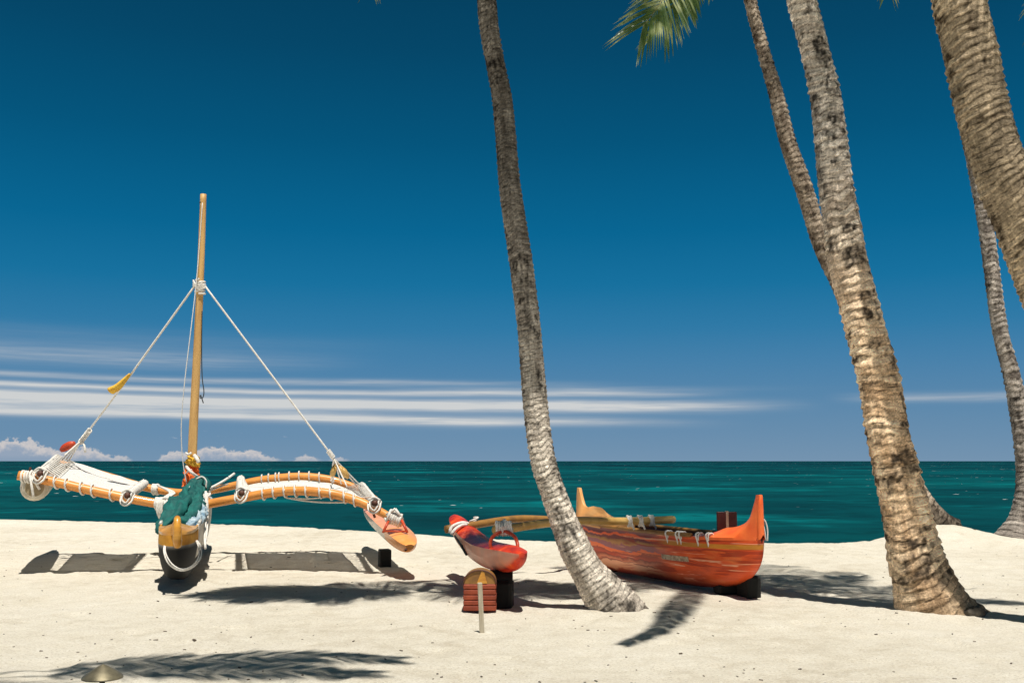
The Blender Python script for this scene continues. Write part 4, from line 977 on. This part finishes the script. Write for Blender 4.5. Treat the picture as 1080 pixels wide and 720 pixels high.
# path light
g = np.array([-.4135*6.72, 6.72, 0.]); g = P(108, 714, 6.72); g[2] = zg(g[0], 6.72)
pl = thing('path_light', g, 'small bronze cone capped garden light in the foreground sand', 'garden light')
prof = [(.0, .100), (.006, .098), (.03, .086), (.075, .060), (.12, .028), (.1285, .018), (.1285, .010), (.12, .012), (.07, .022), (.02, .03)]
mb = MB(); n = 40; V = [g+[r*math.cos(a), r*math.sin(a), .055+z] for r, z in prof for a in np.arange(n)*2*math.pi/n]
mb.add(np.array(V), grid_faces(len(prof), n, True)+[list(range(n)), list(range((len(prof)-1)*n, len(prof)*n))[::-1]]); mb.build('cap', M['bronze'], pl, angle=35)
mb = MB(); mb.tube([g+[0, 0, -.15], g+[0, 0, .09]], .018, 10); mb.tube([g+[0, 0, .045], g+[0, 0, .085]], [.03, .03], 12); mb.build('stem', M['black'], pl)
# husk at the foot of the thick palm
def blob(mb, c, s, seed, n=18, mi=0):
    u = np.linspace(0, math.pi, n); v = np.linspace(0, 2*math.pi, n*2)[:-1]; U_, V_ = np.meshgrid(u, v, indexing='ij')
    d = np.stack([np.sin(U_)*np.cos(V_), np.sin(U_)*np.sin(V_), np.cos(U_)], -1); r = 1+.35*fbm(d[..., 0]*2+seed, d[..., 1]*2, d[..., 2]*2, seed, 3)
    mb.add((d*r[..., None]*np.array(s)+np.array(c)).reshape(-1, 3), grid_faces(n, len(v), True), mi)
for i, (px, py, D_, s, lab) in enumerate(((1029, 648, 9.85, (.10, .08, .07), 'jagged dark husk at the right foot of the thick tan palm, farthest from its trunk'), (1007, 641, 9.95, (.12, .07, .045), 'flat grey husk against the foot of the thick tan palm'))):
    g = P(px, py, D_); g[2] = zg(g[0], g[1])+.02; mb = MB(); blob(mb, g, s, 60+i); blob(mb, g+[-.06, .02, -.0], [q*.6 for q in s], 70+i); o = mb.build('palm_husk', M['husk']); tag(o, lab, 'palm husk')
# ------------------------------------------------------------------ sun and sky
EL, AZ = 73.0, 0.0
sd = bpy.data.lights.new('sun', 'SUN'); sd.energy = 5.0; sd.angle = R(.53); sd.color = (1, .955, .87)
so = bpy.data.objects.new('sun', sd); col.objects.link(so); so.location = (0, -5, 30)
sun_from = Vector((.075, -math.cos(R(EL)), math.sin(R(EL)))).normalized()       # behind the camera, almost overhead
so.rotation_euler = (-sun_from).to_track_quat('-Z', 'Y').to_euler()
w = bpy.data.worlds.new('World'); scene.world = w; w.use_nodes = True; nt = w.node_tree
for n in list(nt.nodes): nt.nodes.remove(n)
outn = nt.nodes.new('ShaderNodeOutputWorld'); bg = nt.nodes.new('ShaderNodeBackground'); nt.links.new(bg.outputs[0], outn.inputs[0])
sky = nt.nodes.new('ShaderNodeTexSky'); sky.sky_type = 'NISHITA'; sky.sun_disc = False; sky.sun_elevation = R(EL); sky.sun_rotation = R(166); sky.ozone_density = 3
tc = nt.nodes.new('ShaderNodeTexCoord'); sp = nt.nodes.new('ShaderNodeSeparateXYZ'); nt.links.new(tc.outputs['Generated'], sp.inputs[0])
dx, dy, dz = [E(nt, sp.outputs[i]) for i in range(3)]
el = dz.f('ARCSINE')*57.2958; az = dx.f('ARCTAN2', dy)*57.2958
def lin(r, g, b): return tuple(((c/255)/12.92 if c/255 <= .04045 else ((c/255+.055)/1.055)**2.4) for c in (r, g, b))
SK = [(0, (116,147,175)), (1.5, (104,141,173)), (3.5, (88,134,171)), (5.5, (70,128,170)), (7.5, (46,121,166)), (10, (20,112,158)), (13, (4,101,146)), (18, (1,84,123)), (23, (2,70,104)), (28, (2,60,90)), (40, (26,46,62)), (89, (38,46,52))]
grad = ramp(nt, (el/90).clamp(), [(p/90, lin(*c)) for p, c in SK])
def vec(a, b, c=0.0):
    n = nt.nodes.new('ShaderNodeCombineXYZ')
    for i, q in enumerate((a, b, c)):
        if isinstance(q, E): nt.links.new(q.s, n.inputs[i])
        else: n.inputs[i].default_value = q
    return n.outputs[0]
st1 = noise_n(nt, vec(az*.07, el*1.5, 1.3), 1, 6, .62, .3); st2 = noise_n(nt, vec(az*.25, el*7, 4.3), 1, 5, .6, .2); st3 = noise_n(nt, vec(az*.045, el*.2, 8.3), 1, 3)
wob = (st3-.5)*.7+(az+27)*.006
elw = el+wob
fadeR = az.ss(18.0, 4.0)
cirr = (elw.gauss(3.1, .85)*az.ss(10, -16)*(.2+st1)*.22 + elw.gauss(3.30, .26)*fadeR*(.25+st2*1.5)*1.15 + elw.gauss(2.45, .22)*az.ss(14, -6)*(.2+st2*1.5)*.95 + elw.gauss(3.95, .15)*az.ss(14, 2)*(.3+st2)*.95 + elw.gauss(2.9, .3)*az.ss(-4, -20)*st2*1.0
        + elw.gauss(4.5, .16)*az.ss(10, -14)*(st2*1.1)*.7 + elw.gauss(5.6, .5)*az.ss(-6, -22)*st2*.5 + elw.gauss(4.2, .16)*az.gauss(3, 7)*st2*.55 + elw.gauss(3.65, .22)*az.ss(17, 22)*st2*.7 + elw.gauss(6.6, .5)*az.ss(-2, -20)*st1*.12)
cirr = (cirr*(.55+st1*1.0)).clamp()
# cumulus heads on the horizon
pf1 = noise_n(nt, vec(az*.9, el*1.1, 0), 1, 7, .62); pf2 = noise_n(nt, vec(az*3.2, el*3.6, 2), 1, 5, .6)
hh = az.gauss(-26.3, 1.7)*1.75+az.gauss(-23.0, 1.4)*.95+az.gauss(-16.8, 1.2)*1.10+az.gauss(-18.7, .7)*.75+az.gauss(-14.6, 1.3)*.85+az.gauss(-11.6, .7)*.55+az.gauss(-9.8, .7)*.35+az.gauss(-21.2, .5)*.3
top = hh*(.16+pf1*1.05)+(pf2-.5)*.6
cum = (top-el).ss(-.02, .16)*hh.ss(.12, .35)*el.ss(-.1, .02)
lowf = noise_n(nt, vec(az*1.2, el*5, 9), 1, 4); bits = lowf.ss(.66, .74)*el.gauss(1.35, .22)*.5
c = mixc(nt, cirr*.92, grad, lin(212, 213, 212))
shade = ((top-el)*1.1+pf2*.6).ss(.15, 1.15)
cc = mixc(nt, shade, lin(222, 212, 205), lin(150, 165, 185))
c = mixc(nt, cum*(.9-el.ss(.35, 0)*.35), c, cc); c = mixc(nt, bits*az.ss(25, -5), c, lin(190, 195, 205))
c = mixc(nt, dz.ss(0, -.02), c, (.05,.06,.06))
# physical sky light joins softly
sk = mixc(nt, 1.0, sky.outputs[0], (.0008,.0008,.0008), 'MULTIPLY'); c = mixc(nt, 1.0, c, sk, 'ADD')
nt.links.new(c, bg.inputs[0]); bg.inputs[1].default_value = 1.0
scene.view_settings.view_transform = 'Standard'; scene.view_settings.look = 'None'; scene.view_settings.exposure = 0; scene.view_settings.gamma = 1
scene.render.engine = 'CYCLES'
